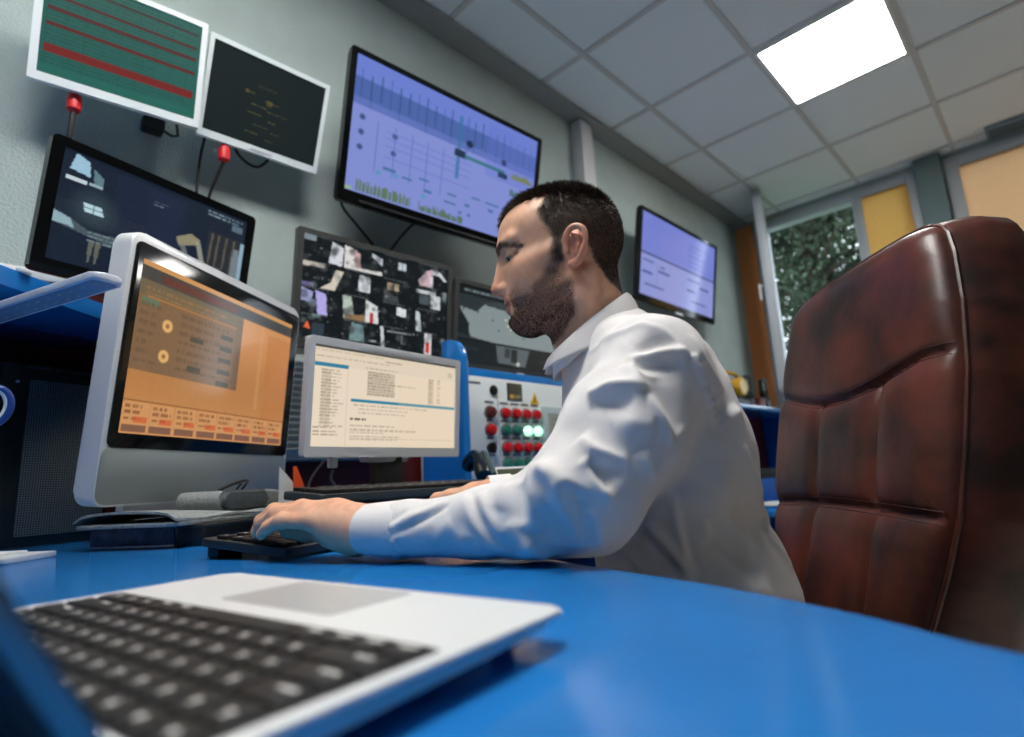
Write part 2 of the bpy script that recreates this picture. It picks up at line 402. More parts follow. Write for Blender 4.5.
def tree(x, y, zlo, h, rad, nleaf, label):
    t = thing('tree', label, 'tree', (x, y, -3.3))
    rng = np.random.default_rng(int(abs(x*100+y*10)))
    mb = MB(); mb.tube([(x, y, -3.3), (x+.1, y, -1.5), (x-.05, y+.1, 1.0), (x, y, h*.7)], [.24, .19, .13, .04], 10)
    cl = []
    for k in range(60):
        a = rng.uniform(0, 2*math.pi); z = rng.uniform(zlo, h); q = rad*math.sqrt(rng.uniform(.0, 1))*math.sqrt(max(.15, 1-((z-(h+zlo)/2)/((h-zlo)*.55))**2))
        c = np.array((x+q*math.cos(a), y+q*math.sin(a), z)); cl.append(c)
        mb.tube([(x, y, z-.5), tuple((np.array((x, y, z-.3))+c)/2), tuple(c)], [.05, .03, .012], 6)
    mb.build('trunk', M_bark, t)
    C = np.array(cl)[rng.integers(0, len(cl), nleaf)]+rng.normal(0, .36, (nleaf, 3))
    d1 = rng.normal(0, 1, (nleaf, 3)); d1 /= np.linalg.norm(d1, axis=1)[:, None]; d2 = np.cross(d1, rng.normal(0, 1, (nleaf, 3))); d2 /= np.linalg.norm(d2, axis=1)[:, None]
    L = rng.uniform(.055, .105, (nleaf, 1)); q = np.stack([C, C+d1*L*.5+d2*L*.32, C+d1*L, C+d1*L*.5-d2*L*.32], 1).reshape(-1, 3)
    link('foliage', mesh_np('foliage', q, np.arange(nleaf*4).reshape(-1, 4), False), t).data.materials.append(M_leaf)
tree(8.6, 2.25, .6, 5.4, 1.35, 30000, 'dark leafy tree outside, nearest to the window')
tree(13.4, 3.4, 1.2, 8.0, 1.8, 20000, 'taller leafy tree outside, second from the window')
tree(18.6, 4.7, 2.0, 10.0, 2.2, 12000, 'tallest leafy tree outside, farthest from the window')
# ------------------------------------------------------------------ screens
def monitor(name, label, cat, B, a, t, W, H, D, bez, m_bez, m_back, cv, smat, group=None, rad=.008, rim=.008, lip=.004):
    """bez = (left, right, bottom, top) widths of the bezel"""
    M = frame(B, a, t); root = thing(name, label, cat, B, group); l, r, b, tp = bez
    mb = MB(M); mb.prism(rr(-W/2+.004, W/2-.004, .004, H-.004, rad), .012, D*.55, 'y', .004)
    mb.prism(rr(-W*.36, W*.36, H*.12, H*.84, .02), D*.55, D, 'y', .01)
    mb.build('housing', m_back, root)
    out = rr(-W/2, W/2, 0, H, rad); inn = rr(-W/2+l, W/2-r, b, H-tp, .0015)
    mb = MB(M); mb.ring(out, inn, 0, rim+.012); bz = mb.build('bezel', m_bez, root)
    link('screen', screen_mesh('screen', cv, M, -W/2+l-.001, W/2-r+.001, b-.001, H-tp+.001, lip), root).data.materials.append(smat)
    return root, M

# --- two white-framed monitors
cv = Canvas(200, 150, (38, 104, 94))
for k in range(26): cv.text(.02, .02+k*.037, .98, 1, .03, (22, 70, 66), .6)
for k in range(9): cv.rect(.03+.11*k, .02, .033+.11*k, .98, (26, 84, 78), .6)
for y, h, c in ((.10, .022, (74, 26, 30)), (.24, .03, (92, 30, 30)), (.355, .032, (98, 32, 32)), (.50, .034, (104, 32, 30)), (.71, .075, (128, 36, 32))): cv.rect(.03, y, .97, y+h, c)
cv.rect(0, .90, 1, 1, (40, 116, 102), .7)
S_dark = screen_mat('panel_dim', .66, .3, .3); S_std = screen_mat('panel_lit', .92, .22); S_tv = screen_mat('panel_television', .78, .14)
wm, Mw1 = monitor('wall_monitor', 'white-framed wall monitor showing a teal table crossed by dark red bars', 'monitor', (.235, 1.56, .970), -6.6, 12.5, .355, .286, .05, (.016, .013, .020, .014), M_lightbez, M_white, cv, S_dark, 'white-framed monitors high on the wall', rad=.004)
cv = Canvas(180, 140, (27, 38, 38))
for k, (x0, x1, y) in enumerate(((.40, .60, .30), (.30, .43, .40), (.47, .70, .44), (.36, .50, .52), (.50, .72, .55), (.34, .48, .62), (.52, .66, .66), (.40, .55, .74), (.56, .70, .78), (.34, .48, .84), (.52, .62, .88))): cv.text(x0, y, x1, 1, .035, (126, 116, 78), .75)
cv.rect(.30, .385, .33, .43, (132, 112, 52), .6); cv.rect(.49, .43, .54, .49, (120, 104, 56), .6); cv.rect(.17, .70, .18, .712, (110, 120, 120), .7)
wm2, Mw2 = monitor('wall_monitor', 'white-framed wall monitor with a nearly black screen and faint yellow text', 'monitor', (.592, 1.58, .982), -1.6, 19.0, .347, .280, .05, (.012, .012, .020, .013), M_lightbez, M_white, cv, S_dark, 'white-framed monitors high on the wall', rad=.004)
MB(Mw2).bx(-.03, .03, -.0012, .001, .006, .013, .0005).build('badge', M_silver, wm2)
for M, rt in ((Mw1, wm), (Mw2, wm2)):
    mb = MB(M); p = Vector((0, .05, .15)); w = M @ p
    mb2 = MB(); mb2.tube([tuple(w), (w.x, YB-.06, w.z-.01), (w.x, YB-.001, w.z-.01)], .02, 10); mb2.bx(w.x-.05, w.x+.05, YB-.012, YB-.001, w.z-.07, w.z+.05, .003)
    mb2.build('wall_bracket', M_blackm, rt)

# --- the large television
cv = Canvas(220, 130, (122, 140, 214))
cv.rect(0, 0, 1, .16, (112, 132, 216)); cv.rect(0, .16, 1, .36, (72, 98, 168), .85)
for k in range(22): cv.rect(.03+k*.044, .10+.02*math.sin(k*1.7), .037+k*.044, .33+.05*math.sin(k*2.1), (40, 84, 130), .55)
cv.a[40:52] = cv.a[40:52]*.6+np.array((128, 140, 222))*.4
cv.rect(0, .36, 1, 1, (140, 152, 220), .7); cv.rect(.68, .05, 1, .5, (104, 120, 214), .35)
for x, y in ((.05, .44), (.05, .55), (.05, .66), (.20, .49), (.20, .62)): cv.disc(x, y, .012, (48, 74, 120), .85, .006)
for x in (.12, .20, .28, .36, .44): cv.rect(x, .42, x+.003, .80, (98, 112, 196), .8)
for y in (.47, .52, .58, .66): cv.rect(.16, y, .60, y+.008, (108, 122, 204), .7)
cv.rect(.515, .10, .53, .62, (58, 120, 170), .8); cv.rect(.56, .08, .568, .45, (70, 104, 180), .6)
cv.rect(.53, .40, .80, .43, (44, 116, 120), .8); cv.rect(.50, .38, .56, .44, (24, 42, 66), .85); cv.rect(.76, .42, .82, .47, (24, 44, 74), .85); cv.disc(.58, .30, .018, (22, 36, 62), .9, .008); cv.disc(.79, .33, .016, (40, 60, 110), .9, .008)
for x, y, w in ((.16, .74, .06), (.25, .76, .05), (.33, .72, .05), (.36, .80, .04), (.48, .76, .05), (.47, .83, .06), (.58, .80, .03), (.62, .72, .05), (.70, .72, .08), (.72, .78, .03), (.84, .80, .05), (.55, .88, .02), (.60, .88, .02)): cv.rect(x, y, x+w, y+.02, (58, 108, 150), .75)
for x, y in ((.14, .80), (.22, .78), (.36, .86)): cv.disc(x, y, .010, (80, 160, 190), .8, .006)
for k in range(40):
    x = .05+.25*k/40; cv.rect(x, .955-random.uniform(.03, .07), x+.005, .975, (92, 120, 74), .85)
for k in range(30):
    x = .34+.24*k/30; cv.rect(x, .955-random.uniform(.01, .05), x+.007, .975, (88, 116, 84), .85)
for y, c in ((.42, (120, 132, 72)), (.57, (78, 116, 120)), (.68, (84, 128, 84)), (.80, (82, 130, 80)), (.92, (70, 110, 90))):
    for k in range(22):
        x = .84+.14*k/22; cv.rect(x, y-random.uniform(.0, .05), x+.006, y+.02, c, .85)
cv.rect(0, .965, .03, .985, (160, 200, 120), .8)
tv, Mtv = monitor('television', 'large black-framed television with a blue lit schematic, highest on the wall above the man', 'television', (1.257, 1.525, .909), -3.4, 12.0, .868, .510, .07, (.022, .022, .040, .018), M_gloss, M_black, cv, S_tv, 'wall televisions', rad=.010)
mb = MB(Mtv); mb.bx(-.36, .36, -.004, .006, .008, .016, .002); mb.build('speaker_strip', M_blackm, tv)
mb = MB(); mb.bx(1.05, 1.45, YB-.03, YB-.001, 1.05, 1.30, .004)
for x in (1.12, 1.38): mb.bx(x-.02, x+.02, 1.52, YB-.02, 1.10, 1.26, .003)
mb.build('wall_bracket', M_blackm, tv)
# --- the second television
cv = Canvas(160, 96, (126, 138, 214))
cv.rect(0, 0, 1, .48, (122, 134, 216)); cv.rect(0, .5, 1, 1, (152, 160, 222), .8); cv.rect(0, .482, 1, .505, (44, 62, 112))
cv.text(.60, .12, .90, 5, .07, (88, 104, 188), .6); cv.rect(.62, .14, .64, .46, (104, 118, 204), .6)
for x0, x1, y in ((.03, .16, .56), (.03, .15, .70), (.22, .36, .64), (.06, .30, .84), (.60, .78, .58), (.60, .72, .72), (.78, .92, .64), (.66, .88, .85), (.24, .30, .58)): cv.rect(x0, y, x1, y+.025, (66, 84, 146), .85)
for x in (.20, .70): cv.rect(x, .56, x+.006, .84, (110, 124, 190), .8)
tv2, Mtv2 = monitor('television', 'smaller black-framed television with a pale blue line diagram, behind the man near the window', 'television', (3.141, 1.60, .946), -.2, 9.2, .954, .542, .06, (.026, .026, .040, .022), M_gloss, M_black, cv, S_tv, 'wall televisions', rad=.012)
MB(Mtv2).bx(-.05, .05, -.002, .004, -.014, .002, .001).build('sensor', M_silver, tv2)
MB().bx(2.95, 3.33, 1.585, YB-.001, 1.08, 1.34, .004).build('wall_bracket', M_blackm, tv2)

# --- grid of camera views
def cam_cell(cv, x0, y0, x1, y1, kind):
    w, h = x1-x0, y1-y0
    P = lambda pts: [(x0+w*a, y0+h*b) for a, b in pts]
    cv.rect(x0, y0, x1, y1, (14, 19, 22))
    if kind == 0: cv.poly(P([(.7, .1), (.98, .25), (.95, 1), (.62, .95)]), (206, 208, 216)); cv.rect(x0+w*.02, y0+h*.02, x0+w*.3, y0+h*.25, (150, 165, 175), .8)
    if kind == 1: cv.poly(P([(0, .1), (.2, .15), (.35, 1), (0, 1)]), (214, 210, 208)); cv.poly(P([(.2, .2), (.4, .3), (.42, .9), (.3, .95)]), (196, 160, 160)); cv.poly(P([(.7, .15), (1, .3), (1, .6), (.72, .3)]), (186, 192, 200)); cv.poly(P([(.3, .9), (1, .85), (1, 1), (.3, 1)]), (210, 208, 204))
    if kind == 2: cv.rect(x0+w*.45, y0+h*.25, x0+w*.68, y0+h*.55, (190, 200, 206)); cv.rect(x0+w*.55, y0+h*.25, x0+w*.58, y0+h*.55, (40, 46, 52))
    if kind == 3: cv.poly(P([(.05, .8), (.3, .3), (.5, .2), (.5, 1), (.1, 1)]), (200, 168, 176)); cv.poly(P([(.5, .2), (.75, .25), (.95, .6), (.85, .6), (.7, .4), (.5, .4)]), (206, 210, 214)); cv.rect(x0+w*.4, y0+h*.4, x0+w*.5, y1, (214, 206, 216))
    if kind == 4: cv.poly(P([(0, .05), (.5, .05), (.55, .2), (0, .25)]), (190, 180, 168)); cv.poly(P([(.8, .2), (1, .2), (.8, 1), (.45, 1), (.7, .7)]), (204, 196, 180)); cv.rect(x0, y0+h*.85, x0+w*.3, y1, (120, 110, 160), .8)
    if kind == 5: cv.poly(P([(.4, .15), (.68, .2), (.7, .8), (.38, .8)]), (208, 212, 218))
    if kind == 6: cv.rect(x0+w*.15, y0+h*.2, x0+w*.3, y0+h*.5, (150, 130, 112)); cv.rect(x0+w*.35, y0+h*.2, x0+w*.48, y0+h*.5, (170, 158, 130)); cv.poly(P([(.1, .75), (.45, .7), (.5, 1), (.05, 1)]), (60, 66, 70))
    if kind == 7: cv.rect(x0, y0+h*.2, x0+w*.6, y0+h*.35, (190, 198, 200)); cv.rect(x0+w*.45, y0+h*.35, x0+w*.75, y0+h*.95, (196, 200, 202)); cv.rect(x0+w*.1, y0+h*.4, x0+w*.4, y0+h*.8, (70, 82, 88)); cv.rect(x0+w*.8, y0+h*.1, x0+w*.95, y0+h*.5, (120, 132, 136))
    if kind == 8: cv.poly(P([(0, .05), (.3, .2), (.25, .6), (0, .55)]), (150, 156, 204)); cv.poly(P([(.35, .1), (.6, .2), (.65, 1), (.42, 1)]), (172, 164, 222)); cv.disc(x0+w*.3, y0+h*.6, w*.1, (120, 130, 150), .8, w*.05)
    if kind == 9: cv.poly(P([(0, .1), (.22, .1), (.3, .8), (.05, 1)]), (176, 190, 176)); cv.poly(P([(.1, .8), (.6, .75), (.6, 1), (.05, 1)]), (140, 112, 80)); cv.poly(P([(.6, .1), (.9, .3), (.95, 1), (.6, 1)]), (210, 214, 212)); cv.rect(x0+w*.72, y0+h*.6, x0+w*.8, y1, (184, 40, 44))
    if kind == 10: cv.poly(P([(.45, .15), (.72, .2), (.72, .55), (.45, .5)]), (214, 216, 218))
    if kind == 11: cv.poly(P([(0, .15), (.12, .2), (.18, 1), (.02, 1)]), (190, 198, 200))
    if kind == 12: cv.poly(P([(.12, .55), (.2, .3), (.28, .6)]), (224, 104, 60)); cv.rect(x0+w*.3, y0+h*.35, x0+w*.6, y0+h*.8, (44, 56, 66)); cv.rect(x0+w*.3, y0, x0+w*.5, y0+h*.15, (90, 110, 108))
    if kind == 13: cv.poly(P([(.25, .1), (.55, .15), (.6, .8), (.2, .8)]), (110, 136, 138)); cv.rect(x0+w*.7, y0+h*.7, x0+w*.9, y0+h*.74, (150, 160, 160))
    if kind == 14: cv.poly(P([(.0, .05), (.08, .05), (.15, 1), (.06, 1)]), (196, 200, 202)); cv.rect(x0+w*.2, y0+h*.2, x0+w*.9, y0+h*.24, (130, 140, 146)); cv.rect(x0+w*.6, y0+h*.3, x0+w*.64, y0+h*.7, (120, 130, 130))
    if kind == 15: cv.rect(x0+w*.28, y0+h*.05, x0+w*.5, y1, (214, 214, 216)); cv.rect(x0+w*.33, y0+h*.45, x0+w*.45, y0+h*.9, (206, 52, 52)); cv.disc(x0+w*.85, y0+h*.3, w*.08, (150, 158, 158), .8, w*.04)
    for _ in range(16):
        a_, b_ = random.uniform(0, .9), random.uniform(.1, .95); g_ = random.choice((30, 44, 60, 86, 120)); cv.disc(x0+w*a_, y0+h*b_, w*random.uniform(.02, .10), (g_, g_+4, g_+6), random.uniform(.2, .55), w*.05)
    for _ in range(12):
        a_, b_ = random.uniform(0, .95), random.uniform(.1, .95); g_ = random.choice((60, 110, 160, 190)); cv.rect(x0+w*a_, y0+h*b_, x0+w*(a_+random.uniform(.01, .06)), y0+h*(b_+random.uniform(.02, .08)), (g_, g_, g_+4), random.uniform(.3, .7))
    for k in range(9): cv.rect(x0+w*(.05+.07*k), y0+h*.02, x0+w*(.09+.07*k), y0+h*.06, (170, 178, 182), .6)
cv = Canvas(208, 128, (12, 16, 18))
for k in range(16): cam_cell(cv, (k % 4)*.25, (k//4)*.25, (k % 4)*.25+.25, (k//4)*.25+.25, k)
cv.grain(5)
cm, Mcm = monitor('security_monitor', 'dark grey monitor with a grid of sixteen camera views, behind the cream lit monitor', 'monitor', (.977, 1.55, .408), -1.9, 4.9, .573, .362, .05, (.020, .016, .026, .016), M_grey, M_blackm, cv, S_std, 'monitors on the console shelf')
MB().bx(.85, 1.10, 1.535, 1.66, .386, .396, .003).build('stand_base', M_blackm, cm)
MB().bx(.93, 1.02, 1.58, 1.60, .392, .55, .003).build('stand_neck', M_blackm, cm)
cv = Canvas(200, 110, (40, 48, 52))
cv.rect(0, 0, 1, .14, (18, 24, 26)); cv.text(.05, .06, .9, 1, .06, (150, 168, 168), .8)
cv.poly([(.02, .30), (.16, .33), (.22, .22), (.95, .30), (.98, .66), (.80, .77), (.12, .66)], (126, 138, 140)); cv.poly([(.2, .2), (.35, .14), (.9, .22), (.95, .32)], (52, 62, 64))
cv.poly([(.10, .50), (.02, .32), (.0, .62), (.1, .66)], (24, 30, 32))
for x, y in ((.42, .36), (.46, .38), (.44, .44), (.47, .48), (.50, .47), (.53, .50), (.48, .42)): cv.disc(x, y, .008, (226, 206, 170), .9, .005)
for x, y in ((.05, .33), (.17, .33), (.36, .52), (.30, .40), (.60, .56)): cv.disc(x, y, .008, (60, 70, 72), .9, .005)
cv.rect(0, .70, 1, 1, (26, 33, 36)); cv.poly([(.34, .72), (.66, .72), (.62, .96), (.36, .94)], (86, 96, 100)); cv.rect(.48, .74, .54, .92, (40, 44, 46)); cv.rect(.42, .74, .47, .86, (54, 58, 60)); cv.disc(.55, .93, .016, (206, 206, 196), .9, .01)
cv.text(.06, .80, .26, 1, .05, (70, 80, 84), .8); cv.text(.76, .84, .94, 1, .05, (70, 80, 84), .8); cv.rect(0, .695, 1, .71, (12, 16, 18)); cv.grain(3)
c2, Mc2 = monitor('security_monitor', 'dark monitor showing one grey parking lot view, beside the face of the man', 'monitor', (1.593, 1.55, .398), -1.2, 7.0, .617, .342, .05, (.018, .018, .032, .016), M_grey, M_blackm, cv, S_std, 'monitors on the console shelf')
MB().bx(1.48, 1.72, 1.545, 1.66, .386, .396, .003).build('stand_base', M_blackm, c2)
MB().bx(1.55, 1.64, 1.58, 1.60, .392, .55, .003).build('stand_neck', M_blackm, c2)
MB(Mc2).bx(.02, .06, -.0015, .001, .012, .017, .0005).build('badge', M_silver, c2)
cv = Canvas(200, 116, (21, 31, 47))
cv.rect(.25, .05, .62, .72, (24, 33, 54)); cv.rect(.42, .08, .60, .55, (28, 38, 62), .7); cv.rect(0, .45, .42, .62, (40, 48, 60), .4)
cv.poly([(.06, .02), (.12, .06), (.13, .19), (.04, .17)], (150, 186, 206)); cv.poly([(.14, .10), (.19, .16), (.19, .26), (.15, .24)], (90, 120, 130)); cv.rect(.03, .235, .12, .265, (190, 204, 208)); cv.rect(.13, .235, .19, .26, (150, 170, 176))
cv.disc(.17, .46, .09, (56, 72, 78), .7, .08); cv.poly([(.12, .42), (.20, .42), (.215, .50), (.13, .50)], (178, 206, 214)); cv.rect(.165, .42, .17, .50, (80, 110, 120)); cv.rect(.12, .455, .21, .462, (80, 110, 120))
cv.poly([(0, .56), (.06, .58), (.16, .66), (.36, .64), (.55, .74), (.55, .82), (.45, .80), (.2, .72), (0, .66)], (70, 84, 92)); cv.poly([(0, .56), (.08, .60), (.10, .67), (0, .66)], (140, 168, 178)); cv.poly([(.34, .67), (.55, .72), (.55, .80), (.44, .78)], (128, 160, 176)); cv.text(.16, .66, .50, 3, .035, (150, 172, 180), .7)
for x in (.17, .20, .34, .36): cv.poly([(x, .74), (x+.025, .74), (x+.015, .92), (x+.004, .95)], (112, 112, 98), .8)
cv.poly([(.58, .44), (.66, .36), (.72, .40), (.70, .46), (.60, .52)], (150, 142, 112), .9); cv.poly([(.69, .42), (.72, .42), (.76, .62), (.73, .62)], (156, 156, 140), .85); cv.poly([(.60, .50), (.63, .48), (.68, .66), (.66, .68)], (120, 122, 116), .8)
cv.rect(.76, .26, .98, .70, (44, 46, 48), .6)
for x in (.78, .82, .87, .92): cv.poly([(x, .28), (x+.014, .28), (x+.006, .62), (x-.008, .64)], (120, 106, 84), .6)
cv.rect(.97, .28, 1, .74, (150, 178, 196), .9); cv.poly([(.93, .36), (.965, .36), (.98, .70), (.92, .72)], (128, 142, 152), .8)
cv.text(.74, .04, .97, 2, .04, (160, 186, 196), .75); cv.rect(.90, .10, .97, .17, (110, 134, 150), .7); cv.rect(.80, .62, .86, .86, (120, 124, 118), .5); cv.text(.44, .17, .52, 2, .03, (130, 140, 150), .7); cv.grain(3)
bm_, Mbm = monitor('security_monitor', 'black monitor showing a dim dark blue hall view, above the silver computer on the left', 'monitor', (.323, 1.50, .462), 16.2, 8.8, .481, .292, .05, (.024, .022, .030, .020), M_gloss, M_black, cv, S_std, 'monitors on the console shelf', rad=.012)
MB().bx(.24, .44, 1.52, 1.64, .386, .398, .003).build('stand_base', M_blackm, bm_)
MB().bx(.32, .39, 1.575, 1.60, .392, .62, .003).build('stand_neck', M_blackm, bm_)

# ------------------------------------------------------------------ plugs, adaptor and cables on the wall
M_plug = mat('red_plastic', (206, 22, 30), .4)
def plug(x, y, z, label):
    t = thing('power_connector', label, 'connector', (x, y, z-.026), 'red connectors on the wall')
    MB().lathe([(.008, -.026), (.0145, -.020), (.016, .0), (.0145, .016), (.010, .026)], 18, T=Matrix.Translation((x, y, z))).build('shell', M_plug, t)
    MB().cyl((x, y, z+.024), (x, y, z+.055), .008, n=14).build('socket', M_black, t)
    return t
plug(.152, 1.60, .955, 'red power connector hanging under the teal screen, left one')
plug(.498, 1.60, .958, 'red power connector hanging under the nearly black screen, right one')
def cable(pts, r, label, m=M_cable, name='cable'):
    P = [Vector(p) for p in pts]; out = []
    for i in range(len(P)-1):
        p0, p1, p2, p3 = P[max(i-1, 0)], P[i], P[i+1], P[min(i+2, len(P)-1)]
        for k in range(6):
            s = k/6; out.append(.5*((2*p1)+(p2-p0)*s+(2*p0-5*p1+4*p2-p3)*s*s+(3*p1-p0-3*p2+p3)*s**3))
    out.append(P[-1]); b = P[0]
    o = MB().tube(out, r, 8).build(name, m, base=tuple(b)); return setp(o, label, 'cable')
cable([(.152, 1.60, .930), (.151, 1.605, .88), (.149, 1.62, .80), (.15, 1.64, .70), (.16, 1.655, .52)], .0065, 'thick black cable running down from the left red connector')
cable([(.498, 1.60, .934), (.485, 1.62, .88), (.475, 1.64, .82), (.478, 1.66, .70), (.48, 1.665, .50)], .004, 'thin black cable running down from the right red connector')
cable([(.455, 1.63, 1.02), (.452, 1.66, .94), (.452, 1.672, .80), (.455, 1.675, .50)], .004, 'thin black cable dropping straight between the two red connectors')
cable([(.530, 1.605, 1.03), (.540, 1.63, 1.0), (.575, 1.645, .982), (.61, 1.645, .980), (.630, 1.62, 1.0), (.638, 1.60, 1.03)], .0045, 'black cable looped under the nearly black screen')
cable([(.88, 1.64, 1.0), (.91, 1.67, .955), (.975, 1.68, .905), (1.055, 1.68, .830), (1.09, 1.67, .74), (1.09, 1.64, .62)], .005, 'black cable curving from the large television behind the camera grid monitor')
cable([(1.21, 1.62, .99), (1.185, 1.67, .955), (1.135, 1.68, .885), (1.10, 1.68, .82), (1.105, 1.66, .72), (1.11, 1.64, .62)], .0045, 'thinner black cable right of the curving one under the large television')
t = thing('power_adapter', 'small black power adaptor hidden under the white-framed teal screen', 'adaptor', (.35, 1.67, .965))
MB().bx(.308, .360, YB-.045, YB-.0005, .995, 1.035, .006).build('case', M_blackm, t)
MB().tube([(.358, 1.675, 1.01), (.38, 1.67, .998), (.395, 1.67, 1.005), (.39, 1.67, 1.04)], .004, 8).build('lead', M_cable, t)

# ------------------------------------------------------------------ the desk
ZT = -.085
edge = [(.235, -.30), (.285, -.13), (.336, .03), (.368, .09), (.392, .145), (.414, .21), (.430, .28), (.442, .335), (.462, .41), (.495, .50), (.55, .60), (.63, .69), (.74, .76), (.88, .81), (1.05, .84), (1.35, .86), (2.05, .87), (2.15, .90), (2.15, 1.655), (-1.10, 1.655), (-1.10, -.95), (.05, -.95), (.15, -.60)]
def smooth_poly(P, closed_from, closed_to, n=5):
    out = []
    for i, p in enumerate(P):
        if closed_from <= i < closed_to:
            p0, p1, p2, p3 = [Vector(P[max(0, min(len(P)-1, i+k))]) for k in (-1, 0, 1, 2)]
            for k in range(n):
                s = k/n; q = .5*((2*p1)+(p2-p0)*s+(2*p0-5*p1+4*p2-p3)*s*s+(3*p1-p0-3*p2+p3)*s**3); out.append((q.x, q.y))
        else: out.append(p)
    return out
desk = thing('desk', 'wide curved bright blue desk carrying the laptop, computers and keyboards', 'desk', (0, .6, -Z0))
MB().prism(smooth_poly(edge, 0, 15), ZT-.028, ZT, 'z', .004, 2).build('desktop', M_blue, desk, angle=25)
for (x0, x1, y0, y1) in ((-.25, .12, -.70, -.672), (-1.08, -1.05, -.9, 1.6), (1.55, 1.58, .92, 1.62), (.02, .05, .0, 1.4)):
    MB().bx(x0, x1, y0, y1, -Z0, ZT-.029, .003).build('support_panel', M_bluec, desk)

# ------------------------------------------------------------------ the console along the wall
cons = thing('control_console', 'blue console shelf with dark red back boards running along the wall behind the man', 'console', (1.2, 1.6, ZT))
MB().bx(-1.10, 4.43, 1.662, 1.688, -.30, .395, .002).build('back_board', M_red, cons)
MB().bx(-1.10, .30, 1.655, 1.69, .383, .505, .002).build('upper_board', M_red, cons)
MB().bx(-1.10, .80, 1.645, 1.699, .506, .532, .003).build('top_ledge', M_white, cons)
sl = [(-.60, .72), (.045, 1.20), (.212, 1.345), (.30, 1.42), (.30, 1.66), (-1.10, 1.66), (-1.10, .72)]
MB().prism(sl, .352, .384, 'z', .003).build('shelf', M_blue, cons)
MB().bx(-.22, -.195, 1.15, 1.66, ZT, .352, .003).build('divider', M_bluec, cons)
MB(frame((.075, 1.225, .384), 41)).box((0, .0, .004), (.022, .012, .008), .002).build('shelf_tag', M_white, cons)
MB().bx(1.16, 2.16, 1.445, 1.66, .352, .384, .003).build('shelf', M_blue, cons)
MB().bx(2.16, 4.43, 1.42, 1.66, .350, .384, .003).build('shelf', M_blue, cons)
pts = [(1.29, ZT+.001), (1.50, ZT+.001), (1.50, .13), (1.39, .17), (1.39, .440)]+[(1.29+.075-.075*math.sin(R(a)), .365+.075*math.cos(R(a))) for a in range(0, 91, 10)]
MB().prism(pts, 1.105, 1.130, 'x', .004).build('divider', M_blue, cons)
MB().bx(4.385, 4.415, 1.43, 1.66, -.20, .350, .003).build('divider', M_bluec, cons)
# grey louvred unit
t = thing('louvred_cabinet', 'pale grey louvred ventilation cabinet behind the cream lit monitor', 'cabinet', (.76, 1.60, .08))
M_louv = mat('louvre_grey', (150, 160, 158), .5)
MB().bx(.31, 1.10, 1.56, 1.655, .08, .384, .004).build('cabinet_body', M_louv, t)
for k in range(15):
    z = .105+.0178*k
    MB().box((0, 0, 0), (.74, .018, .003), .001, T=Matrix.Translation((.705, 1.551, z)) @ Matrix.Rotation(R(-38), 4, 'X')).build('slat', M_louv, t)
# control panel with buttons
PY = 1.42
cp = thing('control_unit', 'pale grey panel of red and green push buttons with a yellow warning triangle', 'control panel', (1.65, PY+.1, ZT))
MB().bx(1.20, 2.10, PY, PY+.22, ZT+.001, .350, .004).build('panel_face', mat('panel_grey', (224, 231, 229), .45), cp)
M_rb = mat('red_button', (196, 20, 30), .25); M_rd = mat('dark_red_button', (84, 22, 26), .35); M_gb = mat('green_button', (34, 112, 96), .35)
M_gl = emis('green_lamp_lit', (188, 255, 214), 1.1); M_collar = mat('button_collar', (120, 126, 128), .35, metal=.6); M_ink = mat('ink_grey', (104, 112, 114), .7)
def button(name, x, z, m, r=.0165, label=None):
    o = MB().cyl((x, PY-.001, z), (x, PY-.006, z), r*1.25, n=20, bev=.001).build('button_collar', M_collar, cp)
    o = MB().lathe([(r, 0), (r, .012), (r*.85, .018), (r*.45, .021)], 20, T=Matrix.Translation((x, PY-.004, z)) @ Matrix.Rotation(R(90), 4, 'X')).build(name, m, cp)
    if label: o['label'] = label
xs = (1.405, 1.459, 1.512, 1.566)
button('push_button', 1.333, .226, M_rd, .020, 'dark red button'); button('push_button', 1.331, .165, M_rb, .019)
for i, x in enumerate(xs):
    button('push_button', x, .226, M_rb, .0185); button('indicator_button', x, .165, M_gl if i > 1 else M_gb, .0185, 'lit green button' if i > 1 else 'unlit green button'); button('push_button', x, .104, M_rb, .0185)
    button('indicator_button', x, .048, M_gb, .0185)
o = MB(); o.cyl((1.330, PY-.001, .104), (1.330, PY-.018, .104), .018, n=18, bev=.002); o.box((1.330, PY-.022, .104), (.008, .012, .036), .002); o.build('rotary_switch', M_black, cp)
o = MB(); o.cyl((1.355, PY-.001, .305), (1.355, PY-.008, .305), .018, n=20, bev=.002); o.cyl((1.355, PY-.006, .305), (1.355, PY-.011, .305), .011, n=20); o.build('key_switch', M_black, cp)
cvp = Canvas(60, 52, (58, 60, 52)); cvp.rect(.08, .06, .92, .94, (84, 84, 66)); cvp.text(.12, .14, .9, 4, .16, (36, 36, 32), .9); cvp.rect(.12, .68, .42, .9, (208, 160, 40)); cvp.rect(.5, .7, .9, .86, (150, 146, 110))
M_plate, nt, b = principled('printed_plate'); a_ = nt.nodes.new('ShaderNodeAttribute'); a_.attribute_name = 'pixels'; nt.links.new(a_.outputs['Color'], b.inputs['Base Color']); b.inputs['Roughness'].default_value = .5
MB().bx(1.425, 1.500, PY-.003, PY+.001, .275, .338, .001).build('rating_plate', M_black, cp)
link('plate_print', screen_mesh('plate_print', cvp, Matrix(), 1.427, 1.498, .277, .336, PY-.0036), cp).data.materials.append(M_plate)
tri = MB().prism([(1.546, .268), (1.592, .268), (1.569, .312)], PY-.002, PY+.001, 'y', .0006).build('warning_triangle', mat('warning_yellow', (236, 190, 30), .45), cp)
tri['label'] = 'yellow warning triangle'
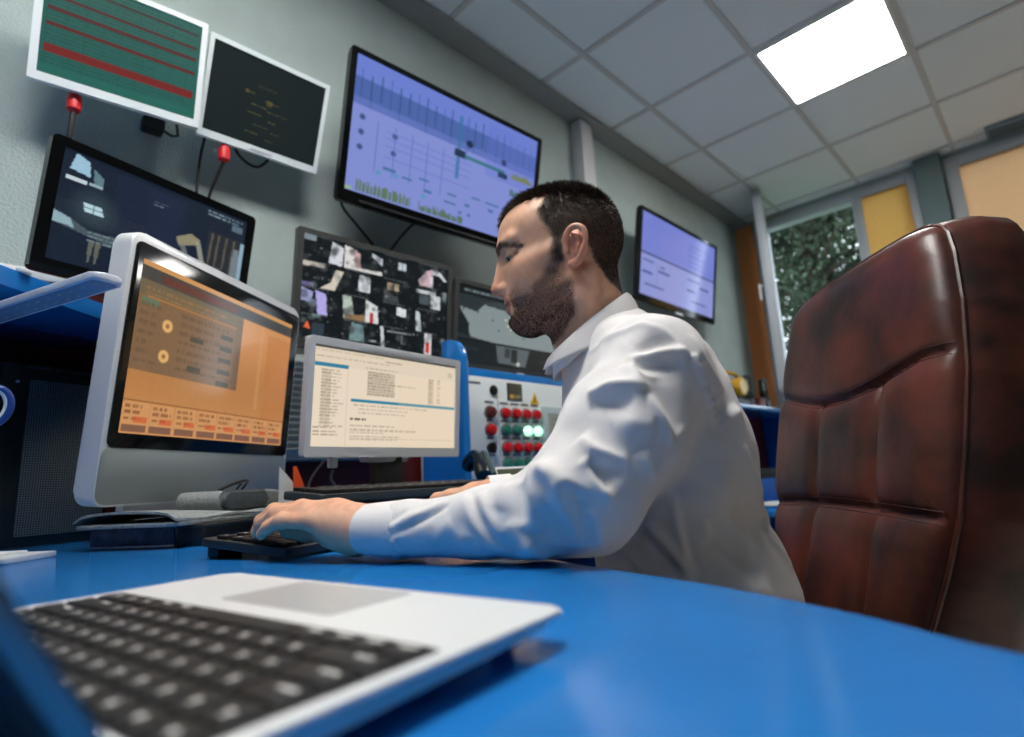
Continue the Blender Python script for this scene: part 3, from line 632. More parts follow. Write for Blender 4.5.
mb = MB(); mb.prism([(1.572, .304), (1.5655, .289), (1.5695, .289), (1.5665, .275), (1.574, .293), (1.570, .293)], PY-.0032, PY-.0015, 'y'); mb.build('warning_bolt', M_black, tri)
for x in (1.333,)+xs:
    for z in (.262, .199, .138, .080):
        w = random.uniform(.030, .044); MB().bx(x-w/2, x+w/2, PY-.0012, PY+.001, z-.004, z+.004).build('printed_label', M_ink, cp)
MB().bx(1.222, 1.295, PY-.0012, PY+.001, .322, .330).build('printed_label', M_ink, cp)
MB().bx(1.375, 1.377, PY-.001, PY+.001, .075, .27).build('printed_line', M_ink, cp)
MB().bx(1.60, 1.90, PY-.014, PY+.001, .02, .262, .006).build('display_frame', mat('display_grey', (168, 184, 184), .4), cp)
cvp = Canvas(60, 44, (146, 152, 142)); cvp.text(.08, .1, .9, 7, .12, (96, 104, 100), .7)
link('display', screen_mesh('display', cvp, Matrix(), 1.625, 1.875, .05, .235, PY-.0145), cp).data.materials.append(screen_mat('panel_display', .5, .3))
# ------------------------------------------------------------------ the far right end of the console
dz = -.22
t = thing('side_desk', 'low blue side desk glimpsed between the man and the chair', 'desk', (3.6, 1.4, -Z0))
MB().bx(2.9, 4.3, 1.10, 1.655, dz-.03, dz, .004).build('desktop', M_blue, t)
MB().bx(3.0, 4.25, 1.44, 1.655, dz+.001, -.085, .003).build('riser', M_bluec, t)
for x in (2.95, 4.25): MB().bx(x-.015, x+.015, 1.15, 1.65, -Z0, dz-.031, .002).build('side_panel', M_bluec, t)
t = thing('black_device', 'long flat black device lying on the far blue riser', 'device', (3.8, 1.52, -.084))
MB().bx(3.30, 4.10, 1.45, 1.60, -.084, -.022, .006).build('case', M_black, t)
MB().bx(3.34, 4.06, 1.446, 1.452, -.062, -.046, .001).build('front_panel', M_blackm, t)
for k, (x, y, a) in enumerate(((3.36, 1.22, 8), (3.44, 1.27, -6), (3.28, 1.26, 20))):
    T = Matrix.Translation((x, y, dz+.0022+.0037*k)) @ Matrix.Rotation(R(a), 4, 'Z')
    o = MB(T).box((0, 0, 0), (.30, .21, .0035), .0008).build('paper_sheets', M_white, base=(x, y, dz+.0005+.0037*k)); setp(o, ('white paper sheets at the bottom of the pile on the low blue side desk', 'white paper sheets in the middle of the pile on the low blue side desk', 'white paper sheets on top of the pile on the low blue side desk')[k], 'paper', 'papers on the side desk')
# things standing on the far shelf
t = thing('hand_lamp', 'yellow and black portable hand lamp on the blue shelf behind the man', 'lamp', (3.62, 1.50, .385))
M_yel = mat('yellow_plastic', (206, 158, 40), .4)
MB().bx(3.42, 3.72, 1.46, 1.58, .385, .44, .012).build('lamp_base', M_black, t)
MB().cyl((3.58, 1.44, .50), (3.58, 1.58, .50), .062, .05, n=28, bev=.006).build('lamp_housing', M_yel, t)
MB().cyl((3.58, 1.436, .50), (3.58, 1.441, .50), .050, n=28).build('lens', mat('lens_glass', (236, 220, 170), .1), t)
MB().tube([(3.44, 1.52, .44), (3.44, 1.52, .57), (3.50, 1.52, .60), (3.66, 1.52, .60), (3.72, 1.52, .57), (3.72, 1.52, .44)], .012, 10).build('handle', M_yel, t)
for k, (x, lab) in enumerate(((3.78, 'dark green clip-on detector on the far shelf, next to the yellow lamp'), (4.06, 'dark green clip-on detector on the far shelf, nearest the window'))):
    t = thing('detector', lab, 'detector', (x, 1.50, .385), 'detectors on the far shelf')
    MB().bx(x-.035, x+.035, 1.47, 1.53, .385, .47, .008).build('case', mat('dark_green_plastic', (26, 44, 38), .45), t)
    MB().ring(rr(x-.045, x+.045, .47, .60, .03), rr(x-.024, x+.024, .49, .58, .02), 1.485, 1.515).build('loop', M_black, t)
    MB().bx(x-.022, x+.022, 1.495, 1.505, .49, .58, .002).build('window', mat('pale_lens', (196, 200, 160), .3), t)
t = thing('small_box', 'small dark red box on the far shelf between the two detectors', 'box', (3.92, 1.5, .385))
MB().bx(3.86, 3.97, 1.46, 1.56, .385, .45, .004).build('carton', M_red, t); MB().bx(3.858, 3.972, 1.458, 1.562, .435, .452, .003).build('lid', M_red, t)
# ------------------------------------------------------------------ laptop in the foreground
_c, _s = math.cos(R(9)), math.sin(R(9))
LX = Vector((-_s, _c, 0)); LY = Vector((-_c, -_s, 0))
ML = axes((.2396, .2011, ZT+.0015), LX, LY)
lap = thing('laptop', 'open aluminium laptop with black keys, large and blurred in the foreground', 'laptop', (.13, .35, ZT))
LW, LD, LT = .331, .201, .0165
M_lap = mat('laptop_aluminium', (234, 236, 235), .38, metal=.2)
M_key = mat('key_black', (26, 25, 24), .5); M_leg = mat('key_legend', (240, 240, 236), .5)
mb = MB(ML); mb.prism(rr(0, LW, 0, LD, .010, 6), 0, LT, 'z', .0022, 3)
for v in mb.bm.verts:
    q = ML.inverted() @ v.co
    if q.z < LT*.5: v.co = ML @ Vector((LW/2+(q.x-LW/2)*.965, LD/2+(q.y-LD/2)*.95, q.z+.0085-.0045*q.y/LD))
mb.build('base_case', M_lap, lap)
for fx, fy in ((.03, .02), (LW-.03, .02), (.03, LD-.02), (LW-.03, LD-.02)): MB(ML).cyl((fx, fy, -.0014), (fx, fy, .0015+.0085-.0045*fy/LD), .006, n=14).build('rubber_foot', M_black, lap)
MB(ML).prism(rr(.0085, .3135, .087, .1915, .003), LT-.0012, LT+.0003, 'z').build('keyboard_well', mat('key_well', (20, 20, 19), .6), lap)
MB(ML).prism(rr(.108, .220, .006, .068, .004), LT-.001, LT+.0004, 'z').build('trackpad', mat('trackpad_glass', (186, 189, 190), .3, metal=.2), lap)
MB(ML).prism(rr(.130, .197, -.0004, .006, .003), LT-.0035, LT-.0005, 'z').build('opening_notch', M_silver, lap)
KEY_ME = {}
def key_mesh(w, d, h, leg, wide):
    k = (round(w, 4), round(d, 4), leg)
    if k in KEY_ME: return KEY_ME[k]
    mb = MB(); mb.box((0, 0, h/2), (w, d, h), min(.0008, h*.4)); n0 = None
    bm = mb.bm; nf = len(bm.faces)
    bits = random.Random(hash(k) & 0xffff)
    if leg == 1:
        for s in range(2): mb.box((bits.uniform(-.0012, .0012), bits.uniform(-.0012, .0012), h), (.0042 if s else .0012, .0012 if s else .005, .0002))
    elif leg == 2:
        for s in range(3): mb.box((-w*.25+.0035*s, -d*.18, h), (.0026, .0022, .0002))
    bm.faces.ensure_lookup_table(); finish(bm)
    bm.faces.ensure_lookup_table()
    for f in bm.faces[nf:]: f.material_index = 1
    me = bpy.data.meshes.new('key'); bm.to_mesh(me); bm.free(); me.materials.append(M_key); me.materials.append(M_leg); KEY_ME[k] = me
    return me
def keys(root, M, x0, y0, pitch, rows, h, gap, flip=1):
    """rows: (y, depth, [(width in pitches, legend) ...])"""
    for y, d, row in rows:
        x = 0.0
        for w, leg in row:
            if leg is not None and leg >= 0:
                o = bpy.data.objects.new('key', key_mesh(w*pitch-gap, d-gap, h, leg, w > 1.3)); COL.objects.link(o); o.parent = root
                P = M @ Vector((x0+(x+w/2)*pitch, y0+y+d/2, 0)); T = M.copy()
                for k in range(3): T[k][3] = P[k]
                o.matrix_basis = Matrix.Translation(Vector((0, 0, Z0))-LOC[root.name]) @ T
            x += w
p = .0201
lap_rows = [(0, .0174, [(1, 2), (1, 2), (1, 2), (1.25, 2), (5, 0), (1.25, 2), (1, 2), (1, 1), (1, 1), (1.5, 1)]),
            (.0176, .0174, [(2.25, 2)]+[(1, 1)]*10+[(2.75, 2)]), (.0352, .0174, [(1.75, 2)]+[(1, 1)]*11+[(2.25, 2)]),
            (.0528, .0174, [(1.5, 2)]+[(1, 1)]*12+[(1.5, 1)]), (.0704, .0174, [(1, 1)]*13+[(2, 2)]), (.0880, .0140, [(1.071, 1)]*14)]
keys(lap, ML @ Matrix.Translation((0, 0, LT+.0002)), .0105, .0885, p, lap_rows, .0016, .0028)
# screen lid, open just past upright
hg = ML @ Matrix.Translation((0, LD-.002, LT-.004)) @ Matrix.Rotation(R(-30), 4, 'X')
lid = MB(hg); lid.prism(rr(0, LW, .006, .220, .010), 0, .0055, 'y', .0018); lid.build('screen_lid', mat('lid_aluminium', (150, 156, 160), .3, metal=.9), lap)
MB(hg).prism(rr(.004, LW-.004, .010, .215, .008), -.0012, .0002, 'y').build('screen_glass', M_gloss, lap)
MB(ML).cyl((.045, LD-.003, LT-.002), (LW-.045, LD-.003, LT-.002), .0055, n=16).build('hinge', M_black, lap)

# ------------------------------------------------------------------ all-in-one computer
IB = (.421, 1.343, -.0148); Mi = frame(IB, 34.4, 4.5); IW, IH = .558, .499
im = thing('desktop_computer', 'silver all-in-one desktop computer with an orange lit screen and aluminium chin', 'computer', (.421, 1.343, ZT))
mb = MB(Mi); mb.prism(rr(-IW/2, IW/2, 0, IH, .026, 8), 0, .040, 'y', .004, 3); mb.build('aluminium_case', M_alu, im)
mb = MB(Mi)
bk = [[Vector((x, .040+.045*(1-(x/(IW*.46))**2)*(1-((z-IH/2)/(IH*.46))**2), z)) for x in np.linspace(-IW*.46, IW*.46, 15)] for z in np.linspace(IH*.04, IH*.96, 13)]
mb.grid(bk); mb.build('back_shell', M_black, im)
MB(Mi).prism(rr(-IW/2+.0035, IW/2-.0035, .0035, .105, .022), -.0012, .0005, 'y', .0004).build('chin', M_aluchin, im)
MB(Mi).prism(rr(-.2685, .2735, .102, .4815, .013, 6), -.0026, .001, 'y', .0008).build('glass_front', M_gloss, im)
cv = Canvas(220, 150, (196, 132, 72))
for y in range(150): cv.a[y] = np.array((196, 136, 82))+np.array((12, 10, 10))*math.sin(y*.05)
cv.rect(0, 0, 1, .035, (206, 150, 92)); cv.rect(0, .035, 1, .115, (74, 70, 66)); cv.rect(.10, .05, .55, .10, (112, 52, 40), .7); cv.rect(.55, .06, .95, .10, (60, 66, 72), .6)
cv.rect(0, .115, .60, .64, (128, 98, 70)); cv.rect(0, .115, .60, .20, (112, 98, 74)); cv.rect(.02, .21, .10, .26, (98, 120, 96), .8)
cv.rect(.04, .20, .56, .215, (190, 124, 64), .6)
cv.disc(.155, .345, .026, (226, 176, 108), 1, .006); cv.disc(.155, .53, .026, (226, 176, 108), 1, .006); cv.disc(.155, .345, .010, (148, 110, 72), 1, .004); cv.disc(.155, .53, .010, (148, 110, 72), 1, .004)
for x, y in ((.28, .36), (.28, .55), (.46, .36), (.46, .44), (.46, .52), (.46, .60), (.46, .28)): cv.rect(x, y, x+.08, y+.035, (64, 62, 48), .85)
cv.text(.02, .24, .12, 7, .055, (104, 82, 60), .7); cv.text(.22, .24, .56, 7, .055, (96, 74, 54), .55); cv.text(.03, .15, .56, 2, .03, (168, 116, 66), .6)
cv.rect(.555, .13, .60, .64, (112, 90, 66), .5)
cv.rect(.74, .12, .765, .75, (218, 160, 104), .35); cv.rect(.80, .16, 1, .95, (186, 112, 62), .4)
cv.rect(0, .805, 1, .815, (124, 76, 44), .8)
for k in range(8):
    x = .005+k*.124; cv.rect(x, .82, x+.116, .99, (208, 150, 96)); cv.text(x+.01, .835, x+.11, 3, .035, (120, 74, 46), .75); cv.rect(x+.05, .90, x+.112, .93, (204, 84, 48), .65); cv.rect(x+.004, .945, x+.112, .985, (112, 78, 66), .8)
cv.grain(2)
S_im = screen_mat('panel_computer', .84, .12, .3)
link('screen', screen_mesh('screen', cv, Mi, -.2505, .243, .128, .451, -.0031), im).data.materials.append(S_im)
mb = MB(frame((IB[0], IB[1], ZT), 34.4))
prof = [(-.095, .001), (.120, .001), (.150, .05), (.135, .24), (.120, .24), (.133, .055), (.112, .010), (-.095, .007)]
mb.prism([(a, b) for a, b in prof], -.08, .08, 'x', .001); mb.build('stand', M_alu, im)

# ------------------------------------------------------------------ felt, books, boxes in front of it
Mf = frame((IB[0], IB[1], ZT), 34.4)           # local: x along the screen, -y towards the man
M_page = mat('book_pages', (236, 236, 234), .8, noise=.08, nscale=300); M_cover = mat('book_cover', (78, 74, 92), .4, noise=.5, nscale=60)
bk_ = thing('book', 'dark-covered book lying flat under the grey felt sleeve', 'book', tuple(Mf @ Vector((-.165, -.05, 0))))
mb = MB(Mf); mb.bx(-.243, -.09, -.130, .028, .004, .032); mb.build('pages', M_page, bk_)
mb = MB(Mf); mb.bx(-.246, -.086, -.134, .030, .0005, .0035, .0008); mb.build('back_cover', M_page, bk_)
mb = MB(Mf); mb.bx(-.246, -.086, -.134, .030, .032, .035, .0008); mb.bx(-.2465, -.2435, -.134, .030, .004, .035, .001); mb.build('front_cover', M_cover, bk_)
t = thing('small_box', 'small black box under the felt sleeve beside the dark-covered book', 'box', tuple(Mf @ Vector((-.17, -.165, 0))))
MB(Mf).bx(-.248, -.10, -.192, -.140, .0005, .033, .002).build('carton', M_black, t); MB(Mf).bx(-.2485, -.0995, -.1925, -.1395, .028, .0348, .001).build('lid', M_blackm, t)
M_felt = mat('grey_felt', (138, 144, 143), .95, noise=.22, nscale=160, bump=.9, bscale=420, bdist=.003); M_felt_d = mat('dark_felt', (84, 90, 90), .95, noise=.2, nscale=160, bump=.8, bscale=420, bdist=.003)
fs = thing('felt_sleeve', 'flat grey felt sleeve with an open mouth lying on the book', 'sleeve', tuple(Mf @ Vector((-.10, -.06, .027))))
def pad(x0, x1, y0, y1, z0, z1, r):
    mb = MB(Mf); mb.prism(rr(x0, x1, y0, y1, r, 6), z0, z1, 'z', min(.0025, (z1-z0)*.45), 3); return mb
pad(-.290, .175, -.172, .020, .0355, .0425, .012).build('lower_layer', M_felt, fs)
n = 30; P = []
for i in range(n):
    x = -.290+.465*i/(n-1); k = max(0, 1-(x+.290)/.20); row = []
    for q in range(14):
        y = -.172+.192*q/13; e = 4*(q/13)*(1-q/13); row.append(Vector((x, y, .0430+.0165*e**.5*(.15+.85*k)+.0015*math.sin(x*40+y*30))))
    P.append(row)
mb = MB(Mf); mb.grid(P); mb.grid([[v+Vector((0, 0, .004)) for v in row] for row in P])
for ia, ib in ((0, 0), (n-1, n-1)): mb.grid([P[ia], [v+Vector((0, 0, .004)) for v in P[ia]]])
for q in (0, 13): mb.grid([[r_[q] for r_ in P], [r_[q]+Vector((0, 0, .004)) for r_ in P]])
mb.build('upper_layer', M_felt, fs)
fp = thing('felt_pouch', 'folded dark grey felt pouch lying on the flat felt sleeve', 'pouch', tuple(Mf @ Vector((.04, -.10, .048))))
MB(Mf).prism(rr(-.135, .005, .054, .084, .0145, 8), -.142, -.046, 'y', .005, 3).build('folded_body', M_felt_d, fp)
mb = MB(Mf)
o_ = rr(-.141, .012, .0495, .0885, .019, 8); i_ = rr(-.133, .004, .0545, .0835, .0135, 8); mb.ring(o_, i_, -.134, -.044); mb.prism([(.0, .050), (.150, .0495), (.150, .062), (.10, .078), (.0, .0885)], -.136, -.042, 'y', .004, 3); mb.build('outer_fold', M_felt, fp)
MB(Mf).box((0, 0, 0), (.042, .045, .0015), .0005, T=Matrix.Translation((.062, -.092, .0855)) @ Matrix.Rotation(R(6), 4, 'Y')).build('label', M_white, fp)
o = MB(Mf); o.tube([(-.095, -.10, .0905), (-.075, -.115, .101), (-.045, -.115, .107), (-.015, -.105, .107), (.015, -.08, .101), (.03, -.06, .0905)], .0028, 8); o.tube([(-.06, -.07, .0905), (-.035, -.09, .102), (.0, -.08, .103), (.012, -.06, .0905)], .0022, 8)
o = o.build('glasses_temples', M_black, base=tuple(Mf @ Vector((0, -.09, .084)))); setp(o, 'black spectacle temples folded on top of the felt pouch', 'glasses')
# orange and white leaflet standing behind
t = thing('leaflet', 'orange and white folded leaflet standing between the two lit screens', 'leaflet', (.575, 1.27, ZT))
T = frame((.575, 1.26, ZT), 20)
MB(T).prism([(-.045, 0), (.005, 0), (-.005, .10), (-.045, .135)], 0, .0015, 'y').build('white_fold', M_white, t)
o = MB(T).prism([(.0, 0), (.058, 0), (.036, .07), (.0, .135), (-.010, .135)], -.004, -.0025, 'y').build('orange_fold', mat('orange_card', (232, 84, 28), .5), t)

# ------------------------------------------------------------------ keyboard under the hand
kx = Vector((.935, .355, 0)).normalized(); ky = Vector((-.355, .935, 0)).normalized()
MK = axes((.310, .700, ZT+.004), kx, ky) @ Matrix.Rotation(R(5.0), 4, 'X')
kb = thing('keyboard', 'slim black desktop keyboard under the typing hand', 'keyboard', (.46, .86, ZT))
MB(MK).prism(rr(0, .303, 0, .150, .006), 0, .010, 'z', .0015).build('case', mat('keyboard_case', (40, 44, 47), .4), kb)
mb = MB(MK); mb.bx(.01, .05, .128, .148, -.0155, .0005, .002); mb.build('foot', M_black, kb); mb = MB(MK); mb.bx(.255, .295, .128, .148, -.0155, .0005, .002); mb.build('foot', M_black, kb)
q = .0190
full = [(0, .019, [(1.25, 0), (1.25, 0), (1.25, 0), (6.25, 0), (1.25, 0), (1.25, 0), (1.25, 0), (1.25, 0), ]),
        (.0195, .019, [(2.25, 0)]+[(1, 1)]*10+[(2.75, 0)]), (.039, .019, [(1.75, 0)]+[(1, 1)]*11+[(2.25, 0)]),
        (.0585, .019, [(1.5, 0)]+[(1, 1)]*12+[(1.5, 0)]), (.078, .019, [(1, 1)]*13+[(2, 0)]),
        (.1035, .019, [(1, 1), (.6, None)]+[(1, 1)]*4+[(.4, None)]+[(1, 1)]*4+[(.4, None)]+[(1, 1)]*4)]
keys(kb, MK @ Matrix.Translation((0, 0, .0100)), .008, .011, q, full, .0045, .0026)

# ------------------------------------------------------------------ second workplace behind
rs = thing('desk_riser', 'low black riser under the second keyboard, with a loop of cable on its front', 'riser', (.74, 1.06, ZT))
MB().bx(.475, .965, .955, 1.165, -.042, -.030, .003).build('top_board', M_blackm, rs)
MB().bx(.48, .96, .962, .985, ZT+.0005, -.0425, .002).build('front_board', mat('riser_front', (30, 38, 42), .6), rs)
for x in (.485, .955): MB().bx(x-.006, x+.006, .99, 1.16, ZT+.0005, -.0425, .001).build('side_board', M_blackm, rs)
MB().tube([(.64, .958, -.034), (.630, .952, -.05), (.635, .95, -.07), (.65, .948, -.079), (.662, .95, -.07), (.66, .952, -.05), (.645, .955, -.034)], .0025, 8).build('cable_loop', M_cable, rs)
M2 = axes((.478, .945, -.0275), Vector((1, .02, 0)).normalized(), Vector((-.02, 1, 0)).normalized()) @ Matrix.Rotation(R(3.5), 4, 'X')
k2 = thing('keyboard', 'dusty dark grey keyboard on the riser below the cream lit monitor', 'keyboard', (.72, 1.03, -.03))
MB(M2).prism(rr(0, .475, 0, .150, .008), 0, .015, 'z', .003).build('case', mat('old_keyboard_case', (50, 60, 62), .6, noise=.12, nscale=90), k2)
keys(k2, M2 @ Matrix.Translation((0, 0, .0150)), .012, .014, .0302, full, .007, .0028)
LB = (.738, 1.122, .061); Ml = frame(LB, 5.4, 4.1)
cv = Canvas(220, 130, (222, 206, 184))
cv.rect(0, 0, 1, .03, (74, 72, 66)); cv.rect(0, .03, 1, .20, (216, 200, 178)); cv.text(.02, .05, .5, 1, .03, (168, 152, 130), .6); cv.text(.02, .11, .6, 1, .03, (160, 146, 126), .6); cv.text(.45, .075, .66, 1, .03, (120, 108, 94), .7)
cv.rect(.0, .175, .21, .215, (44, 122, 150)); cv.rect(.23, .51, 1, .535, (40, 124, 152)); cv.rect(.205, .22, .21, 1, (206, 188, 166))
cv.text(.05, .24, .19, 18, .032, (150, 136, 118), .7); cv.rect(.055, .24, .11, .78, (140, 128, 112), .3); cv.text(.02, .80, .19, 3, .035, (132, 118, 102), .7)
cv.text(.32, .17, .72, 1, .03, (150, 136, 118), .7)
cv.rect(.33, .21, .52, .46, (156, 144, 126), .45); cv.text(.33, .21, .54, 9, .029, (128, 116, 100), .65); cv.text(.5, .325, .72, 1, .03, (136, 124, 108), .7)
cv.rect(.775, .21, .815, .50, (150, 138, 120), .4); cv.text(.775, .21, .815, 10, .028, (120, 110, 96), .7); cv.text(.845, .21, .875, 10, .028, (128, 116, 100), .7); cv.rect(.93, .10, .97, .16, (190, 176, 150), .8)
cv.text(.25, .565, .98, 1, .03, (146, 132, 114), .7); cv.text(.28, .60, .62, 2, .035, (156, 140, 122), .6); cv.text(.23, .70, .36, 1, .05, (60, 54, 48), .9)
cv.text(.23, .77, .70, 2, .04, (150, 134, 116), .65); cv.text(.23, .84, .60, 3, .035, (156, 140, 122), .6); cv.rect(.23, .90, .98, .905, (196, 178, 158)); cv.rect(.55, .22, 1, 1, (226, 196, 164), .25)
S_lcd = screen_mat('panel_cream', .97, .25)
lm, _m = monitor('desk_monitor', 'silver-bezelled desk monitor with a cream lit list window, behind the second keyboard', 'monitor', LB, 5.4, 4.1, .44, .252, .05, (.013, .016, .022, .017), M_silver, M_white, cv, S_lcd, rad=.007)
MB(Ml).bx(-.10, .125, -.0008, .004, .2345, .2495, .001).build('top_strip', mat('pale_strip', (200, 204, 206), .3, metal=.2), lm)
MB(Ml).bx(-.055, .055, .006, .045, -.012, .004, .003).build('neck_collar', M_silver, lm)
MB().bx(.70, .775, 1.130, 1.156, -.0295, .12, .004).build('neck', M_blackm, lm)
MB().prism(rr(.64, .84, 1.098, 1.163, .02), -.0298, -.0225, 'z', .002).build('foot_plate', M_black, lm)
MB(Ml).box((-.14, .02, -.010), (.018, .016, .026), .003).build('video_plug', M_white, lm)
cable([(.598, 1.13, .035), (.597, 1.135, .015), (.615, 1.13, -.01), (.64, 1.14, -.026)], .0032, 'grey cable with a white plug hanging below the cream lit monitor', mat('grey_cable', (120, 122, 122), .5))
cable([(.585, 1.14, .058), (.555, 1.14, .02), (.548, 1.13, -.008), (.58, 1.125, -.024), (.63, 1.15, -.0265)], .0028, 'thin pale cable looping left of the white plug', mat('pale_cable', (128, 130, 130), .5))
# desk telephone
ph = thing('telephone', 'dark desk telephone with a curved handset and tilted display, by the control panel', 'telephone', (1.11, 1.125, ZT))
TP = frame((1.11, 1.125, ZT), -30)
MB(TP).prism([(-.10, .001), (.10, .001), (.10, .075), (.06, .085), (-.10, .028)], -.11, .11, 'x', .004).build('phone_base', mat('phone_body', (34, 42, 44), .35), ph)
def arc(x, yy): return [(x, yy-.10+.20*s, .068+.070*math.sin(math.pi*(.12+.76*s))-.0+.03*s) for s in np.linspace(0, 1, 15)]
h = MB(TP); h.tube(arc(-.085, .0), [.020, .022, .020, .016, .0145, .0135, .013, .013, .013, .0135, .0145, .016, .020, .022, .020], 14); hs = h.build('handset', mat('handset_black', (18, 24, 25), .18), ph)
MB(TP).tube(arc(-.060, .0), .010, 10).build('cradle', mat('cradle_grey', (64, 80, 82), .25), ph)
TD = TP @ Matrix.Translation((.035, -.03, .070)) @ Matrix.Rotation(R(-52), 4, 'X')
MB(TD).prism(rr(-.075, .07, -.045, .062, .006), -.010, .003, 'y', .002).build('display_hood', M_silver, ph)
MB(TD).prism(rr(-.062, .056, -.022, .050, .003), -.0125, -.009, 'y').build('display_glass', mat('lcd_olive', (74, 78, 58), .2, noise=.2, nscale=30), ph)
for i in range(3):
    for k in range(4):
        MB(TP).box((.0+.026*i, -.085+.018*k, .036+.006*k), (.018, .012, .008), .002).build('key', mat('phone_key', (120, 130, 130), .4) if i+k == 0 else bpy.data.materials['phone_key'], ph)
# mouse under the far hand
ms = thing('computer_mouse', 'dark computer mouse under the far hand', 'mouse', (.675, .815, ZT))
Tm = Matrix.Translation((.675, .815, ZT)) @ Matrix.Rotation(R(35), 4, 'Z')
P = [[Vector((.031*math.cos(a)*math.cos(b), .056*math.sin(a)*math.cos(b), .0008+.036*math.sin(b))) for a in np.linspace(0, 2*math.pi, 29)] for b in np.linspace(0, math.pi/2-.001, 9)]
MB(Tm).grid(P).build('shell', M_blackm, ms)
MB(Tm).cyl((-.003, .03, .029), (.003, .03, .029), .006, n=14).build('wheel', M_grey, ms)
# tower computer with a mesh front
pc = thing('tower_computer', 'black computer tower with a perforated mesh front at the left edge', 'computer', (.18, 1.55, ZT))
MT = frame((.172, 1.478, ZT+.001), 20)
m_mesh, nt, b = principled('mesh_grille')
tc = nt.nodes.new('ShaderNodeTexCoord'); mp = nt.nodes.new('ShaderNodeMapping'); mp.inputs['Rotation'].default_value = (0, R(45), 0); mp.inputs['Scale'].default_value = (1, 1, 1)
mp.inputs['Rotation'].default_value = (0, 0, R(-20)); sx = nt.nodes.new('ShaderNodeSeparateXYZ')
def mth(op, a, b_=None):
    n_ = nt.nodes.new('ShaderNodeMath'); n_.operation = op
    for i_, q_ in enumerate((a, b_)):
        if q_ is None: continue
        if isinstance(q_, (int, float)): n_.inputs[i_].default_value = q_
        else: nt.links.new(q_, n_.inputs[i_])
    return n_.outputs[0]
nt.links.new(mp.outputs['Vector'], sx.inputs[0])
s1 = mth('SINE', mth('MULTIPLY', mth('ADD', sx.outputs['X'], sx.outputs['Z']), 700)); s2 = mth('SINE', mth('MULTIPLY', mth('SUBTRACT', sx.outputs['X'], sx.outputs['Z']), 700))
hol = mth('ADD', mth('MULTIPLY', mth('MULTIPLY', s1, s2), .5), .5)
rp = nt.nodes.new('ShaderNodeValToRGB'); rp.color_ramp.elements[0].color = (.0015, .002, .002, 1); rp.color_ramp.elements[1].color = (*lin((112, 122, 122)), 1); rp.color_ramp.elements[0].position = .42; rp.color_ramp.elements[1].position = .52
nt.links.new(tc.outputs['Object'], mp.inputs['Vector']); nt.links.new(hol, rp.inputs['Fac']); nt.links.new(rp.outputs['Color'], b.inputs['Base Color']); b.inputs['Roughness'].default_value = .45
MB(MT).bx(-.105, .105, .016, .11, 0, .354, .003).build('case', mat('tower_case', (36, 42, 42), .4), pc)
MB(MT).prism(rr(-.105, .105, 0, .354, .008), .002, .017, 'y', .003).build('front_bezel', mat('tower_bezel', (34, 40, 40), .25), pc)
MB(MT).prism(rr(-.058, .098, .02, .325, .006), -.001, .004, 'y', .001).build('mesh_panel', m_mesh, pc)
for k in range(34): MB(MT).box((-.068+.005*k, .0, .350), (.0022, .016, .006), .0006).build('top_rib', M_grey, pc)
MB(MT).cyl((-.078, -.001, .318), (-.078, .004, .318), .003, n=12).build('status_light', M_silver, pc)
# LED lamp reaching in from the left
ld = thing('desk_lamp', 'slim white desk lamp whose flat arm of small lights reaches in from the left', 'lamp', (-.05, 1.42, ZT))
ldx = Vector((.33, -.944, 0)).normalized(); ldy = Vector((.944, .33, 0)).normalized()
MD = axes((.1425, .9005, .290), ldx, ldy)
MB(MD).prism(rr(-.56, .003, -.0205, .0205, .012), .0, .011, 'z', .003, 3).build('lamp_head', mat('lamp_white', (224, 228, 236), .35), ld)
MB(MD).prism(rr(-.54, -.004, -.0165, .0165, .008), -.0008, .0012, 'z').build('light_strip', mat('lamp_diffuser_blue', (116, 150, 178), .4), ld)
M_led = mat('led_chip', (150, 170, 168), .3)
for i in range(18):
    for s in (-.008, .008): MB(MD).box((-.02-.028*i-(.012 if s > 0 else 0), s, -.0012), (.007, .004, .0012), .0004).build('light_chip', M_led, ld)
MB(MD).tube([(-.55, 0, .004), (-.56, 0, -.05), (-.56, 0, -.37)], .009, 12).build('pole', M_white, ld)
b0 = MD @ Vector((-.56, 0, 0))
MB().lathe([(.075, 0), (.075, .012), (.068, .018), (.012, .020)], 32, T=Matrix.Translation((b0.x, b0.y, ZT+.0005))).build('base', M_white, ld)
